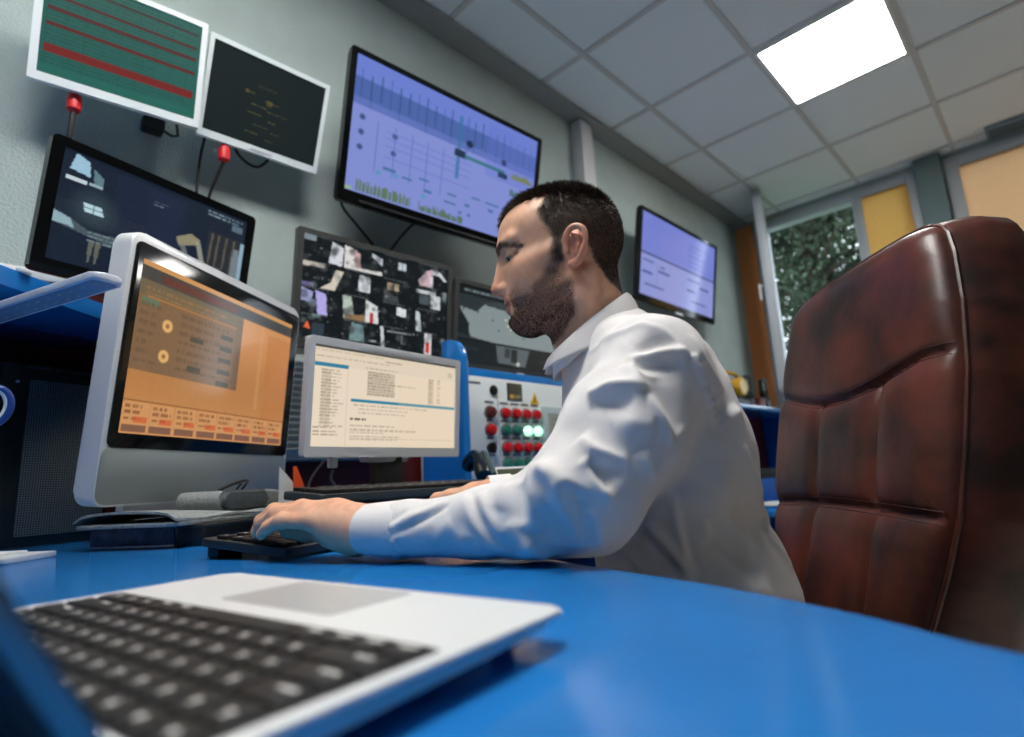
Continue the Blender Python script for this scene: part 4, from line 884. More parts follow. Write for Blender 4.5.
# pen cup with scissors, just outside on the left
pcup = thing('pen_cup', 'dark pen cup at the left edge holding the blue-handled scissors', 'cup', (.0, 1.06, ZT))
MB().lathe([(.030, 0), (.034, .002), (.036, .095), (.033, .095), (.031, .006), (.0, .006)], 28, T=Matrix.Translation((0, 1.06, ZT+.0005))).build('cup_body', M_blackm, pcup)
MB().lathe([(.0365, .090), (.038, .093), (.0365, .098), (.032, .098), (.032, .092)], 28, T=Matrix.Translation((0, 1.06, ZT+.0005))).build('rim', M_black, pcup)
sc = thing('scissors', 'scissors with blue and white ring handles poking in at the left edge', 'scissors', (.0, 1.06, ZT+.01))
TS = axes((-.030, 1.06, -.055), Vector((.96, -.20, -.2)).normalized(), Vector((.2, .98, 0)).normalized(), Vector((.2, -.04, .97)).normalized())
for s, nm in ((1, 'handle'), (-1, 'handle')):
    pts = [(s*.020+.016+.021*math.cos(a), .004*s, .198+.027*math.sin(a)) for a in np.linspace(0, 2*math.pi, 25)[:-1]]
    h = MB(TS).tube(pts, .0052, 10, close=True).build(nm, mat('scissor_blue', (34, 72, 142), .3) if s > 0 else bpy.data.materials['scissor_blue'], sc)
    pts = [(s*.020+.016+.0175*math.cos(a), .004*s-.001, .198+.0235*math.sin(a)) for a in np.linspace(0, 2*math.pi, 25)[:-1]]
    MB(TS).tube(pts, .0036, 8, close=True).build('handle_liner', M_white, h)
    MB(TS).prism([(s*.006+.01, .168), (s*.014+.012, .174), (s*.002, .10), (-s*.006, .02), (-s*.004, .10)], .003*s-.001, .003*s+.001, 'y').build('blade', M_alu, sc)
# white slab lying at the left edge
t = thing('notebook', 'flat white notebook lying at the left edge of the desk', 'notebook', (.05, 1.2, ZT))
MN = axes((.153, 1.165, ZT+.0005), Vector((-.07, -.065, 0)).normalized(), Vector((-.065*1.0, .07, 0)).normalized())
MB(MN).prism(rr(0, .10, -.0, .22, .010), 0, .008, 'z', .002, 3).build('cover', mat('notebook_white', (206, 210, 212), .45), t)
MB(MN).prism(rr(.01, .095, .04, .215, .006), .0082, .0115, 'z', .001).build('loose_sheet', M_white, t)
# ------------------------------------------------------------------ implicit modelling
class Field:
    def __init__(s, xs, ys, zs):
        s.ax = [np.asarray(a, np.float32) for a in (xs, ys, zs)]; s.d = np.full([len(a) for a in s.ax], 0.5, np.float32)
    def _sub(s, lo, hi):
        sl = []
        for a, l, h in zip(s.ax, lo, hi):
            i = max(0, np.searchsorted(a, l)-1); j = min(len(a), np.searchsorted(a, h)+1)
            if j-i < 1: return None, None
            sl.append(slice(i, j))
        g = np.stack(np.meshgrid(*[a[q] for a, q in zip(s.ax, sl)], indexing='ij'), -1)
        return tuple(sl), g
    def _mix(s, sl, d, k, sub):
        a = s.d[sl]
        if sub:
            d = -d; h = np.maximum(k-np.abs(a-d), 0)/max(k, 1e-6); s.d[sl] = np.maximum(a, d)+h*h*k*.25
        else:
            h = np.maximum(k-np.abs(a-d), 0)/max(k, 1e-6); s.d[sl] = np.minimum(a, d)-h*h*k*.25
    def ell(s, c, r, k=.01, sub=False, rot=None):
        c = np.array(c, np.float32); r = np.array(r, np.float32); m = max(r)+k+.02
        sl, g = s._sub(c-m, c+m)
        if sl is None: return
        p = g-c
        if rot is not None: p = p @ np.array(rot, np.float32)       # columns of rot = the ellipsoid's own axes
        k0 = np.sqrt(np.sum((p/r)**2, -1)); k1 = np.sqrt(np.sum((p/(r*r))**2, -1))+1e-9
        s._mix(sl, k0*(k0-1)/k1, k, sub)
    def cap(s, a, b, ra, rb, k=.01, sub=False, flat=None):
        a = np.array(a, np.float32); b = np.array(b, np.float32); m = max(ra, rb)*(1.4 if flat else 1)+k+.02
        sl, g = s._sub(np.minimum(a, b)-m, np.maximum(a, b)+m)
        if sl is None: return
        if flat is not None:                                        # squash along one direction: (direction, factor)
            n, f = np.array(flat[0], np.float32), flat[1]; n = n/np.linalg.norm(n)
            q = g+(g-a) @ n[:, None]*n*(f-1); bb = b+np.dot(b-a, n)*n*(f-1)
        else: q, bb = g, b
        ab = bb-a; t = np.clip(((q-a) @ ab)/max(float(ab @ ab), 1e-9), 0, 1)
        s._mix(sl, np.linalg.norm(q-a-t[..., None]*ab, axis=-1)-(ra+t*(rb-ra)), k, sub)
    def chain(s, pts, rad, k=.01, flat=None):
        for i in range(len(pts)-1): s.cap(pts[i], pts[i+1], rad[i], rad[i+1], k, flat=flat)
    def mesh(s):
        d = s.d; neg = d < 0; nx, ny, nz = d.shape
        c8 = np.zeros((nx-1, ny-1, nz-1), np.int8)
        for i in (0, 1):
            for j in (0, 1):
                for k in (0, 1): c8 += neg[i:nx-1+i, j:ny-1+j, k:nz-1+k]
        act = np.argwhere((c8 > 0) & (c8 < 8)); idx = np.full(c8.shape, -1, np.int64); idx[tuple(act.T)] = np.arange(len(act))
        off = np.array([[i, j, k] for i in (0, 1) for j in (0, 1) for k in (0, 1)])
        val = np.stack([d[tuple((act+o).T)] for o in off], 1); pos = np.stack([np.stack([s.ax[q][act[:, q]+o[q]] for q in range(3)], -1) for o in off], 1)
        acc = np.zeros((len(act), 3)); cnt = np.zeros(len(act))
        for a in range(8):
            for b in range(a+1, 8):
                if np.abs(off[a]-off[b]).sum() != 1: continue
                va, vb = val[:, a], val[:, b]; m = (va < 0) != (vb < 0); t = np.where(m, va/np.where(m, va-vb, 1), 0)[:, None]
                acc += np.where(m[:, None], pos[:, a]+t*(pos[:, b]-pos[:, a]), 0); cnt += m
        co = acc/np.maximum(cnt, 1)[:, None]; F = []
        for ax in range(3):
            sl0 = [slice(1, n-1) for n in d.shape]; sl1 = list(sl0); sl0[ax] = slice(0, d.shape[ax]-1); sl1[ax] = slice(1, d.shape[ax])
            e = np.argwhere(neg[tuple(sl0)] != neg[tuple(sl1)])+np.array([0 if q == ax else 1 for q in range(3)])
            u, v = [(1, 2), (2, 0), (0, 1)][ax]; U = np.eye(3, dtype=int)[u]; Vv = np.eye(3, dtype=int)[v]
            q = np.stack([idx[tuple((e-U-Vv).T)], idx[tuple((e-Vv).T)], idx[tuple(e.T)], idx[tuple((e-U).T)]], 1)
            inside = neg[tuple(e.T)]; q[~inside] = q[~inside][:, ::-1]; F.append(q)
        return co, np.concatenate(F)
def spans(*segs):
    """axis samples: (start, end, step) pieces, ascending"""
    out = []
    for a, b, st in segs: out += list(np.linspace(a, b, max(2, int(round((b-a)/st))), endpoint=False))
    return out+[segs[-1][1]]
def vnormals(co, f):
    n = np.zeros_like(co); a = np.cross(co[f[:, 2]]-co[f[:, 0]], co[f[:, 3]]-co[f[:, 1]])
    for k in range(4): np.add.at(n, f[:, k], a)
    return n/(np.linalg.norm(n, axis=1)[:, None]+1e-12)
def relax(co, f, it=1, w=.5, mask=None):
    for _ in range(it):
        s = np.zeros_like(co); c = np.zeros(len(co))
        for a, b in ((0, 1), (1, 2), (2, 3), (3, 0)):
            np.add.at(s, f[:, a], co[f[:, b]]); np.add.at(s, f[:, b], co[f[:, a]]); np.add.at(c, f[:, a], 1); np.add.at(c, f[:, b], 1)
        m = s/np.maximum(c, 1)[:, None]; ww = w if mask is None else (w*mask)[:, None]; co = co+(m-co)*ww
    return co

# ------------------------------------------------------------------ the man: x forwards, y to his left, z up, from the middle of his head
HO = np.array((.634, .496, .313)); _h = R(39)
HF = np.array((-math.sin(_h), math.cos(_h), 0)); HL = np.array((-math.cos(_h), -math.sin(_h), 0)); HU = np.array((0, 0, 1.0))
def room(p): p = np.asarray(p, float); return HO+p[..., 0:1]*HF+p[..., 1:2]*HL+p[..., 2:3]*HU
MP = axes(HO, HF, HL)
man = thing('person', 'dark-haired bearded man in a white shirt leaning forward and typing at the silver computer', 'person', (.75, .36, -.40))

Fd = Field(spans((-.34, -.11, .012), (-.11, .122, .0017), (.122, .20, .005), (.20, .46, .0021)),
           spans((-.30, -.24, .01), (-.24, -.12, .004), (-.12, -.088, .0035), (-.088, .092, .0017), (.092, .19, .0023), (.19, .31, .009)),
           spans((-.74, -.40, .015), (-.40, -.312, .0022), (-.312, -.20, .007), (-.20, -.135, .004), (-.135, .135, .0017)))
F_ = Fd
# skull and face
F_.ell((.000, 0, .035), (.088, .0715, .078), .02)
F_.ell((.034, 0, .042), (.0645, .060, .054), .02)
F_.ell((.030, 0, -.015), (.064, .058, .063), .02)
for s in (1, -1):
    F_.cap((-.004, s*.054, -.055), (.056, s*.020, -.086), .0150, .0170, .022)         # jaw line
    F_.cap((.0, s*.060, -.005), (-.002, s*.055, -.05), .010, .012, .02)
    F_.ell((.052, s*.038, -.025), (.024, .020, .020), .018)                            # cheekbone
    F_.cap((.020, s*.060, -.008), (.056, s*.043, -.018), .005, .008, .024)
    F_.cap((.0905, s*.012, .022), (.074, s*.046, .023), .0095, .0080, .014)             # brow
F_.ell((.050, 0, -.070), (.040, .034, .034), .02)
for s in (1, -1): F_.ell((.048, s*.033, -.046), (.028, .021, .022), .02)
F_.ell((.064, 0, -.088), (.0195, .021, .0165), .016)                                   # chin
F_.ell((.064, 0, -.054), (.0255, .030, .020), .014)
for s in (1, -1):
    F_.ell((.102, s*.034, .004), (.022, .0175, .0105), .012, sub=True)                  # eye socket
    F_.ell((.094, s*.049, .003), (.026, .0140, .0085), .010, sub=True)
    F_.ell((.0705, s*.0335, .0035), (.0140, .0145, .0135), .004)                       # lids
    F_.cap((.081, s*.0325, .0148), (.072, s*.048, .0118), .0035, .003, .006)           # fold above the lid
    F_.cap((.0780, s*.025, -.0105), (.071, s*.046, -.0085), .003, .003, .006)
F_.cap((.0930, 0, .010), (.1030, 0, -.030), .0070, .0082, .008)                        # nose
F_.cap((.088, 0, .010), (.088, 0, -.034), .010, .0135, .010)
F_.ell((.1025, 0, -.0365), (.0112, .0105, .0098), .006)
for s in (1, -1):
    F_.ell((.0890, s*.0130, -.0390), (.0130, .0080, .0088), .005)
    F_.ell((.0975, s*.0062, -.0475), (.0055, .0030, .0042), .003, sub=True)
F_.ell((.0815, 0, -.0578), (.0120, .0245, .0066), .005)                                 # lips
F_.ell((.0785, 0, -.0708), (.0125, .0215, .0070), .005)
F_.ell((.094, 0, -.0645), (.0145, .0215, .0011), .002, sub=True)
F_.ell((.090, 0, -.0795), (.0080, .020, .0045), .007, sub=True)
for s in (1, -1): F_.ell((.0820, s*.0370, -.0030), (.0130, .0130, .0022), .0015, sub=True)
# ears
for s in (1, -1):
    E = lambda x, z, o: (-.012+(x+.012)*.88, s*(.0695+o), -.008+(z+.007)*.86)
    F_.ell(E(-.014, -.008, .001), (.015, .0045, .026), .004)
    hel = [(.001, -.004, .001), (.000, .010, .006), (-.007, .0205, .011), (-.018, .0225, .015), (-.0275, .015, .0175), (-.030, .002, .017), (-.0265, -.013, .0145), (-.020, -.026, .010), (-.012, -.0355, .006), (-.006, -.034, .003)]
    hs_ = np.array(hel); hr = np.array([.003, .0034, .0037, .0039, .0039, .0037, .0035, .0036, .0052, .004]); n_ = len(hel); hr = hr*.86
    tt_ = np.linspace(0, n_-1, 34); P_ = []
    for t_ in tt_:
        i_ = min(int(t_), n_-2); u_ = t_-i_; p0, p1, p2, p3 = [hs_[max(0, min(n_-1, i_+q))] for q in (-1, 0, 1, 2)]
        P_.append(.5*((2*p1)+(p2-p0)*u_+(2*p0-5*p1+4*p2-p3)*u_*u_+(3*p1-p0-3*p2+p3)*u_**3))
    F_.chain([E(*q) for q in P_], list(np.interp(tt_, np.arange(n_), hr)), .003)
    F_.chain([E(-.011, .012, .009), E(-.019, .006, .0115), E(-.0205, -.006, .011), E(-.014, -.018, .008)], [.0022, .0027, .0028, .0024], .002)
    F_.cap(E(-.001, -.006, .003), E(-.002, -.013, .004), .0036, .0036, .004)
    F_.ell(E(-.0105, -.007, .0085), (.0062, .0065, .0092), .003, sub=True)
    F_.ell(E(-.0235, .004, .0150), (.0022, .0040, .011), .002, sub=True)
    F_.ell(E(-.020, -.002, .001), (.008, .008, .020), .006)
# neck
F_.cap((-.028, 0, -.040), (-.050, 0, -.205), .0480, .0510, .022)
F_.cap((.010, 0, -.085), (-.028, 0, -.20), .022, .034, .022)
for s in (1, -1): F_.cap((-.030, s*.050, -.045), (-.012, s*.018, -.190), .0125, .010, .016)
F_.ell((.010, 0, -.128), (.012, .010, .012), .012)
# trunk and arms under the shirt
F_.cap((-.085, -.12, -.19), (-.085, .12, -.19), .05, .05, .04)
F_.ell((-.115, 0, -.30), (.095, .150, .15), .04); F_.ell((-.135, 0, -.50), (.095, .145, .17), .05); F_.ell((-.15, 0, -.64), (.11, .16, .09), .05)
ARM_L = [(-.088, .150, -.205), (-.055, .185, -.275), (-.015, .208, -.345), (.111, .187, -.360), (.200, .163, -.364), (.258, .145, -.363)]
F_.chain(ARM_L[:3], [.042, .038, .030], .012); F_.chain(ARM_L[2:], [.030, .028, .024, .0235], .008)
ARM_R = [(-.088, -.158, -.195), (-.03, -.225, -.300), (.015, -.245, -.355), (.090, -.205, -.345), (.150, -.180, -.338)]
F_.chain(ARM_R[:3], [.042, .038, .032], .012); F_.chain(ARM_R[2:], [.032, .028, .024], .008)
# left hand: wrist, palm, four fingers of different bend and the thumb below
Wl = (.262, .144, -.362)
up = (0.1, 0, 1)
F_.cap((.240, .152, -.363), (.280, .140, -.361), .0265, .0265, .012, flat=(up, 1.12))
F_.chain([Wl, (.288, .148, -.357), (.316, .151, -.3505)], [.021, .0185, .0118], .012)
F_.chain([Wl, (.292, .138, -.350), (.331, .136, -.3420)], [.021, .018, .0125], .012)
F_.chain([Wl, (.300, .125, -.348), (.346, .117, -.3395)], [.021, .018, .0125], .012)
F_.chain([Wl, (.304, .112, -.351), (.356, .098, -.342)], [.021, .018, .0125], .012)
F_.cap((.266, .150, -.374), (.300, .147, -.3665), .0165, .012, .012)                   # heel of the hand
F_.cap((.272, .122, -.370), (.306, .108, -.366), .015, .012, .012)                     # thumb pad
for pts, r in ((((.316, .151, -.3505), (.359, .141, -.3495), (.383, .129, -.3575), (.395, .1215, -.3655)), (.0112, .0092, .0080, .0070)),
               (((.331, .136, -.3420), (.377, .120, -.3425), (.402, .107, -.3535), (.414, .098, -.3655)), (.0120, .0100, .0086, .0074)),
               (((.346, .117, -.3395), (.393, .095, -.3405), (.419, .080, -.3520), (.431, .070, -.3655)), (.0120, .0102, .0088, .0076)),
               (((.356, .098, -.342), (.400, .071, -.3430), (.424, .056, -.3545), (.434, .047, -.3660)), (.0118, .0100, .0086, .0074))):
    F_.chain(pts, r, .0035)
    F_.ell(pts[1], [r[1]*1.07]*3, .004); F_.ell(pts[0], [r[0]*1.04]*3, .006)
F_.chain([(.290, .116, -.366), (.322, .108, -.369), (.350, .100, -.3685), (.374, .098, -.3655)], [.0135, .0112, .0100, .0092], .005)
# far hand resting on the mouse
F_.cap((.145, -.182, -.338), (.180, -.190, -.336), .024, .024, .012, flat=((0, 0, 1), 1.15))
for k, (dy, L, z) in enumerate(((.026, .042, -.352), (.010, .050, -.346), (-.008, .048, -.345), (-.025, .036, -.348))):
    a = (.165, -.188+dy*.4, -.337); b = (.222, -.204+dy, -.338); c = (b[0]+L*.6, b[1]-.008, -.342); d = (b[0]+L, b[1]-.014, -.356)
    F_.chain([a, b, c, d], [.018, .0115, .0098, .0078], .006)
F_.chain([(.172, -.165, -.348), (.205, -.160, -.356), (.232, -.168, -.362)], [.013, .011, .009], .006)
co_b, f_b = F_.mesh()
co_b = relax(co_b, f_b, 1, .35)
no_b = vnormals(co_b, f_b)
X, Y, Z = co_b.T; AY = np.abs(Y); head = Z > -.16
# regions on the head
def ip(z, a, b): return np.interp(z, a, b)
xb = ip(Z, [-.062, -.05, -.03, -.014, .000, .012, .0175, .023, .036, .050, .061, .074, .14], [-.080, -.060, -.046, -.0385, -.0345, -.020, .010, .020, .030, .036, .032, .022, .02])
zf = ip(AY, [0, .015, .03, .042, .052, .062, .08], [.0655, .067, .072, .079, .081, .078, .076])
ear = (AY > .0715) & (X < .004) & (X > -.037) & (Z < .0275) & (Z > -.046)
hair_d = np.maximum(np.minimum(xb-X, .03), np.minimum((Z-zf), .03))                     # > 0 inside the hair
hair_d = hair_d+.0016*np.sin(X*420+Z*300)*np.sin(Z*520-Y*350)+.001*np.sin(X*1100+Y*900)
hair_m = ((hair_d > 0) | ((X > .0005) & (X < .0165+.002*np.sin(Z*500)) & (Z > -.024) & (Z < .03) & (AY > .04))) & (Z > -.062) & ~ear & head
def inpoly(px, pz, P):
    ins = np.zeros(px.shape, bool); n = len(P)
    for i in range(n):
        (x0, z0), (x1, z1) = P[i], P[(i+1) % n]
        if z0 == z1: continue
        ins ^= ((z0 > pz) != (z1 > pz)) & (px < (x1-x0)*(pz-z0)/(z1-z0)+x0)
    return ins
BP = [(.002, .026), (.0175, .026), (.019, .0), (.022, -.020), (.034, -.040), (.049, -.0525), (.060, -.0570), (.072, -.0510), (.088, -.0495), (.092, -.0535), (.10, -.060), (.10, -.116), (.060, -.128), (.015, -.122), (-.008, -.092), (-.008, -.055), (.002, -.030)]
lips = (X > .066) & (AY < .0255*np.sqrt(np.clip(1-((Z+.0645)/.0150)**2, 0, 1)))
soul = (X > .07) & (AY > .007) & (AY < .02) & (Z > -.082) & (Z < -.074)
beard_m = inpoly(X, Z, BP) & ~lips & ~((X > .068) & (AY < .0275) & (Z > -.0815) & (Z < -.0552)) & head & ~ear & ~((X > .090) & (Z > -.050)) & (AY > -1)
brow_m = head & (AY > .010) & (AY < .056) & (X > .04) & (np.abs(Z-(.0160+.008*np.sin(np.clip((AY-.010)/.043, 0, 1)*2.4)-.013*np.clip((AY-.028)/.025, 0, 1))) < .0048-.0022*np.clip((AY-.03)/.023, 0, 1))
# skin colour by place: redder lips, ears, nose and knuckles, hair-covered scalp darker
skin = np.array(lin((238, 185, 150))); col = np.tile(skin, (len(co_b), 1))
def tint(mask, c, w): 
    w = (np.asarray(w)*mask)[:, None]; col[:] = col*(1-w)+np.array(lin(c))*w
g = lambda c, r: np.exp(-np.sum(((co_b-np.array(c))/np.array(r))**2, 1))
for s in (1, -1):
    tint(head, (208, 136, 108), .35*g((.07, s*.045, -.022), (.03, .025, .022))); tint(head, (206, 124, 104), .8*g((-.015, s*.08, -.008), (.022, .02, .04)))
tint(head, (206, 128, 106), .7*g((.108, 0, -.036), (.018, .018, .014)))
tint(lips, (186, 104, 94), .85); tint(head & (AY < .02) & (np.abs(Z+.0645) < .0016) & (X > .074), (96, 46, 42), .8)
n3 = .5+.5*np.sin(X*310+np.sin(Y*270)*1.7)*np.sin(Z*290+np.sin(X*180)*1.3)
tint(np.ones(len(X), bool), (200, 138, 108), .22*n3)
bd = np.zeros(len(X)); bd[beard_m] = 1; hd_ = np.zeros(len(X)); hd_[hair_m] = 1; bw = np.zeros(len(X)); bw[brow_m] = 1
def soft(v, it):
    for _ in range(it):
        s = np.zeros(len(v)); c = np.zeros(len(v))
        for a, b in ((0, 1), (1, 2), (2, 3), (3, 0)): np.add.at(s, f_b[:, a], v[f_b[:, b]]); np.add.at(s, f_b[:, b], v[f_b[:, a]]); np.add.at(c, f_b[:, a], 1); np.add.at(c, f_b[:, b], 1)
        v = .3*v+.7*s/np.maximum(c, 1)
    return v
bd = soft(bd, 8); hd_ = soft(hd_, 7); bw = soft(bw, 1)
bd = bd*np.where((X > .048) & (Z > -.062), .5, 1.0); bd = soft(bd, 3)
tint(head, (84, 57, 44), .60*bd); tint(head, (48, 36, 30), .88*hd_**1.4); tint(head, (92, 62, 48), .55*bw)
hand = (Z < -.25)
tint(hand, (206, 138, 112), .5*np.clip(soft(((no_b[:, 2] > .7) & hand).astype(float), 2), 0, 1)*(n3*.6+.4))
body = link('body', mesh_np('body', room(co_b), f_b), man)
at = body.data.color_attributes.new('tint', 'FLOAT_COLOR', 'POINT'); at.data.foreach_set('color', np.concatenate([col, np.ones((len(col), 1))], 1).astype(np.float32).ravel())
body.data.materials.append(attr_mat('skin', .46, .12, .25, 900, .45))
# finger nails
M_nail = mat('finger_nail', (222, 170, 150), .3)
# eyes
M_eye = mat('eye_white', (206, 196, 190), .2); M_iris = mat('iris_brown', (48, 32, 24), .15)
for s in (1, -1):
    c = Matrix(MP) @ Vector((.0708, s*.0335, .0030))
    e_ = MB().sphere(tuple(c), .0126, 24).build('eye', M_eye, man)
    d = Vector(HF)*.86-Vector(HU)*.51; MB().cyl(tuple(c+d*.0108), tuple(c+d*.01285), .0056, .0050, 20, .0004).build('iris', M_iris, e_)
# ------------------------------------------------------------------ hair
M_hair, nt, b = principled('hair'); a_ = nt.nodes.new('ShaderNodeAttribute'); a_.attribute_name = 'tint'; nt.links.new(a_.outputs['Color'], b.inputs['Base Color']); b.inputs['Roughness'].default_value = .38; b.inputs['Specular IOR Level'].default_value = .35
def strands(name, tri_w, count, length, flow, lift, width, cols, curl=.25, seg=3, seed=1, label=None):
    """short tapering ribbons rooted on the head surface; tri_w = weight per face"""
    rng = np.random.default_rng(seed); fc = f_b
    ar = np.linalg.norm(np.cross(co_b[fc[:, 2]]-co_b[fc[:, 0]], co_b[fc[:, 3]]-co_b[fc[:, 1]]), axis=1)*.5
    w = ar*tri_w; w = w/w.sum(); pick = rng.choice(len(fc), count, p=w)
    uv = rng.random((count, 2, 1)); q = fc[pick]; bl = lambda A: (A[q[:, 0]]*(1-uv[:, 0])+A[q[:, 1]]*uv[:, 0])*(1-uv[:, 1])+(A[q[:, 3]]*(1-uv[:, 0])+A[q[:, 2]]*uv[:, 0])*uv[:, 1]
    p = bl(co_b); n = bl(no_b); n /= np.linalg.norm(n, axis=1)[:, None]
    fl = flow(p); fl = fl-np.sum(fl*n, 1)[:, None]*n; fl /= np.linalg.norm(fl, axis=1)[:, None]+1e-9
    L = length(p)[:, None]*rng.uniform(.7, 1.2, (count, 1)); lf = lift(p)[:, None]
    jit = rng.normal(0, curl, (count, 3)); d = n*lf+fl*(1-lf)+jit*.5; d /= np.linalg.norm(d, axis=1)[:, None]
    side = np.cross(d, rng.normal(0, 1, (count, 3))); side /= np.linalg.norm(side, axis=1)[:, None]
    wd = width*rng.uniform(.7, 1.2, (count, 1)); V = []; cur = p-n*.0006
    for k in range(seg):
        t = k/seg; V += [cur-side*wd*(1-t*.6)*.5, cur+side*wd*(1-t*.6)*.5]
        cur = cur+d*L/seg; d = d+fl*.22*(1-lf)-n*.10; d /= np.linalg.norm(d, axis=1)[:, None]
    V += [cur-side*wd*.08, cur+side*wd*.08]
    V = np.stack(V, 1); m = V.shape[1]; base = np.arange(count)[:, None]*m
    Fq = np.concatenate([base+np.array([2*k, 2*k+1, 2*k+3, 2*k+2]) for k in range(seg)])
    o = link(name, mesh_np(name, room(V.reshape(-1, 3)), Fq), man)
    cc = np.array([lin(c) for c in cols])[rng.integers(0, len(cols), count)]*rng.uniform(.7, 1.25, (count, 1)); cc = np.repeat(np.concatenate([cc, np.ones((count, 1))], 1), m, 0)
    o.data.color_attributes.new('tint', 'FLOAT_COLOR', 'POINT').data.foreach_set('color', cc.astype(np.float32).ravel()); o.data.materials.append(M_hair)
    return o
fw_ = lambda v: v[f_b].mean(1)
hm = np.where(fw_(ear.astype(float)) > .3, 0, fw_(np.clip(hd_, 0, 1)**1.3)); bm2 = np.where(fw_(ear.astype(float)) > .3, 0, fw_(np.clip(bd, 0, 1)**1.5)*(fw_(lips.astype(float)) < .2)); wm_ = fw_(brow_m.astype(float))
def top(p): return np.clip((p[:, 2]-.045)/.05, 0, 1)
def hair_len(p): return .0046+.0075*top(p)+.004*np.clip((p[:, 0]-.03)/.05, 0, 1)*top(p)-.0018*np.clip((-.02-p[:, 2])/.03, 0, 1)
def hair_flow(p):
    f = np.zeros_like(p); t = top(p); f[:, 0] = -.35*(1-t)+.55*t; f[:, 2] = -1*(1-t)+.05*t; f[:, 1] = np.sign(p[:, 1])*.15*t
    f[:, 0] += -.2*np.clip((p[:, 0]-.05)/.03, 0, 1)*t
    return f
strands('hair', hm, 34000, hair_len, hair_flow, lambda p: .34+.30*top(p), .00085, [(50, 37, 30), (68, 52, 42), (42, 31, 26), (92, 70, 56)], .28, 3, 2)
strands('beard', bm2*np.where(fw_(Z) > -.02, 1.5, 1.0), 20000, lambda p: .0026+.0014*np.clip((-.06-p[:, 2])/.03, 0, 1), lambda p: np.tile(np.array([[.25, 0, -1.0]]), (len(p), 1)), lambda p: np.full(len(p), .38), .00062, [(62, 42, 32), (86, 58, 42), (120, 84, 60), (44, 31, 25)], .3, 2, 3)
strands('eyebrows', wm_, 1300, lambda p: np.full(len(p), .0068), lambda p: np.stack([-.3+0*p[:, 0], np.sign(p[:, 1]), .15-8*(np.abs(p[:, 1])-.03)], 1), lambda p: np.full(len(p), .18), .00055, [(58, 40, 31), (74, 52, 40)], .22, 2, 4)
lash_z = -.0035
lm_ = fw_((head & (X > .064) & (np.abs(AY-.0365) < .0135) & (np.abs(Z-(-.0010+.002*((AY-.0365)/.012)**2)) < .0016)).astype(float))
if lm_.sum() > 0: strands('eyelashes', lm_, 260, lambda p: np.full(len(p), .0062), lambda p: np.tile(np.array([[.4, 0, -1.0]]), (len(p), 1)), lambda p: np.full(len(p), .6), .0004, [(30, 22, 19)], .2, 2, 5)
# ------------------------------------------------------------------ shirt
S_ = Field(spans((-.34, .34, .0036)), spans((-.34, -.10, .0055), (-.10, .30, .0036)), spans((-.74, -.52, .012), (-.52, -.06, .0036)))
S_.ell((-.105, 0, -.305), (.106, .172, .165), .04); S_.ell((-.134, .0, -.500), (.128, .170, .19), .04); S_.ell((-.150, 0, -.650), (.125, .175, .09), .05)
for s in (1, -1):
    S_.cap((-.062, s*.028, -.150), (-.092, s*.135, -.190), .050, .058, .035)
    S_.cap((-.125, s*.06, -.19), (-.155, s*.085, -.30), .055, .05, .05)                 # shoulder blades
    S_.cap((-.035, s*.07, -.235), (-.028, s*.06, -.33), .045, .05, .05)
S_.cap((-.06, 0, -.135), (-.06, 0, -.2), .052, .06, .03); S_.cap((-.030, 0, -.178), (-.042, 0, -.27), .044, .062, .03); S_.cap((-.085, 0, -.135), (-.115, 0, -.19), .042, .06, .04)
SL = [(-.088, .148, -.208), (-.046, .184, -.268), (.002, .208, -.335), (.055, .203, -.356), (.110, .188, -.3605), (.200, .163, -.3645), (.236, .1525, -.3645)]
S_.cap(SL[0], SL[1], .062, .064, .03); S_.cap(SL[1], SL[2], .064, .059, .02); S_.chain(SL[2:], [.059, .044, .037, .031, .0265], .015)
SR = [(-.086, -.150, -.205), (-.030, -.225, -.295), (.012, -.245, -.345), (.080, -.208, -.343), (.135, -.183, -.338)]
S_.cap(SR[0], SR[1], .064, .064, .03); S_.chain(SR[1:], [.062, .050, .038, .029], .015)
# the sleeves flatten where they lie on the desk
zz = S_.ax[2][None, None, :]; xx = S_.ax[0][:, None, None]; yy = S_.ax[1][None, :, None]
pl = (-.3965-zz)+0*xx+0*yy; arm_zone = (xx > -.14) & (np.abs(yy) > .10) & (((xx+.140)/.150)**2+(yy/.185)**2 > 1) & (zz > -.46)
a_ = S_.d; h_ = np.maximum(.012-np.abs(a_-pl), 0)/.012; S_.d = np.where(arm_zone & (zz < -.37), np.maximum(a_, pl)+h_*h_*.003, a_).astype(np.float32)
co_s, f_s = S_.mesh(); co_s = relax(co_s, f_s, 2, .5)
FOLDS = []
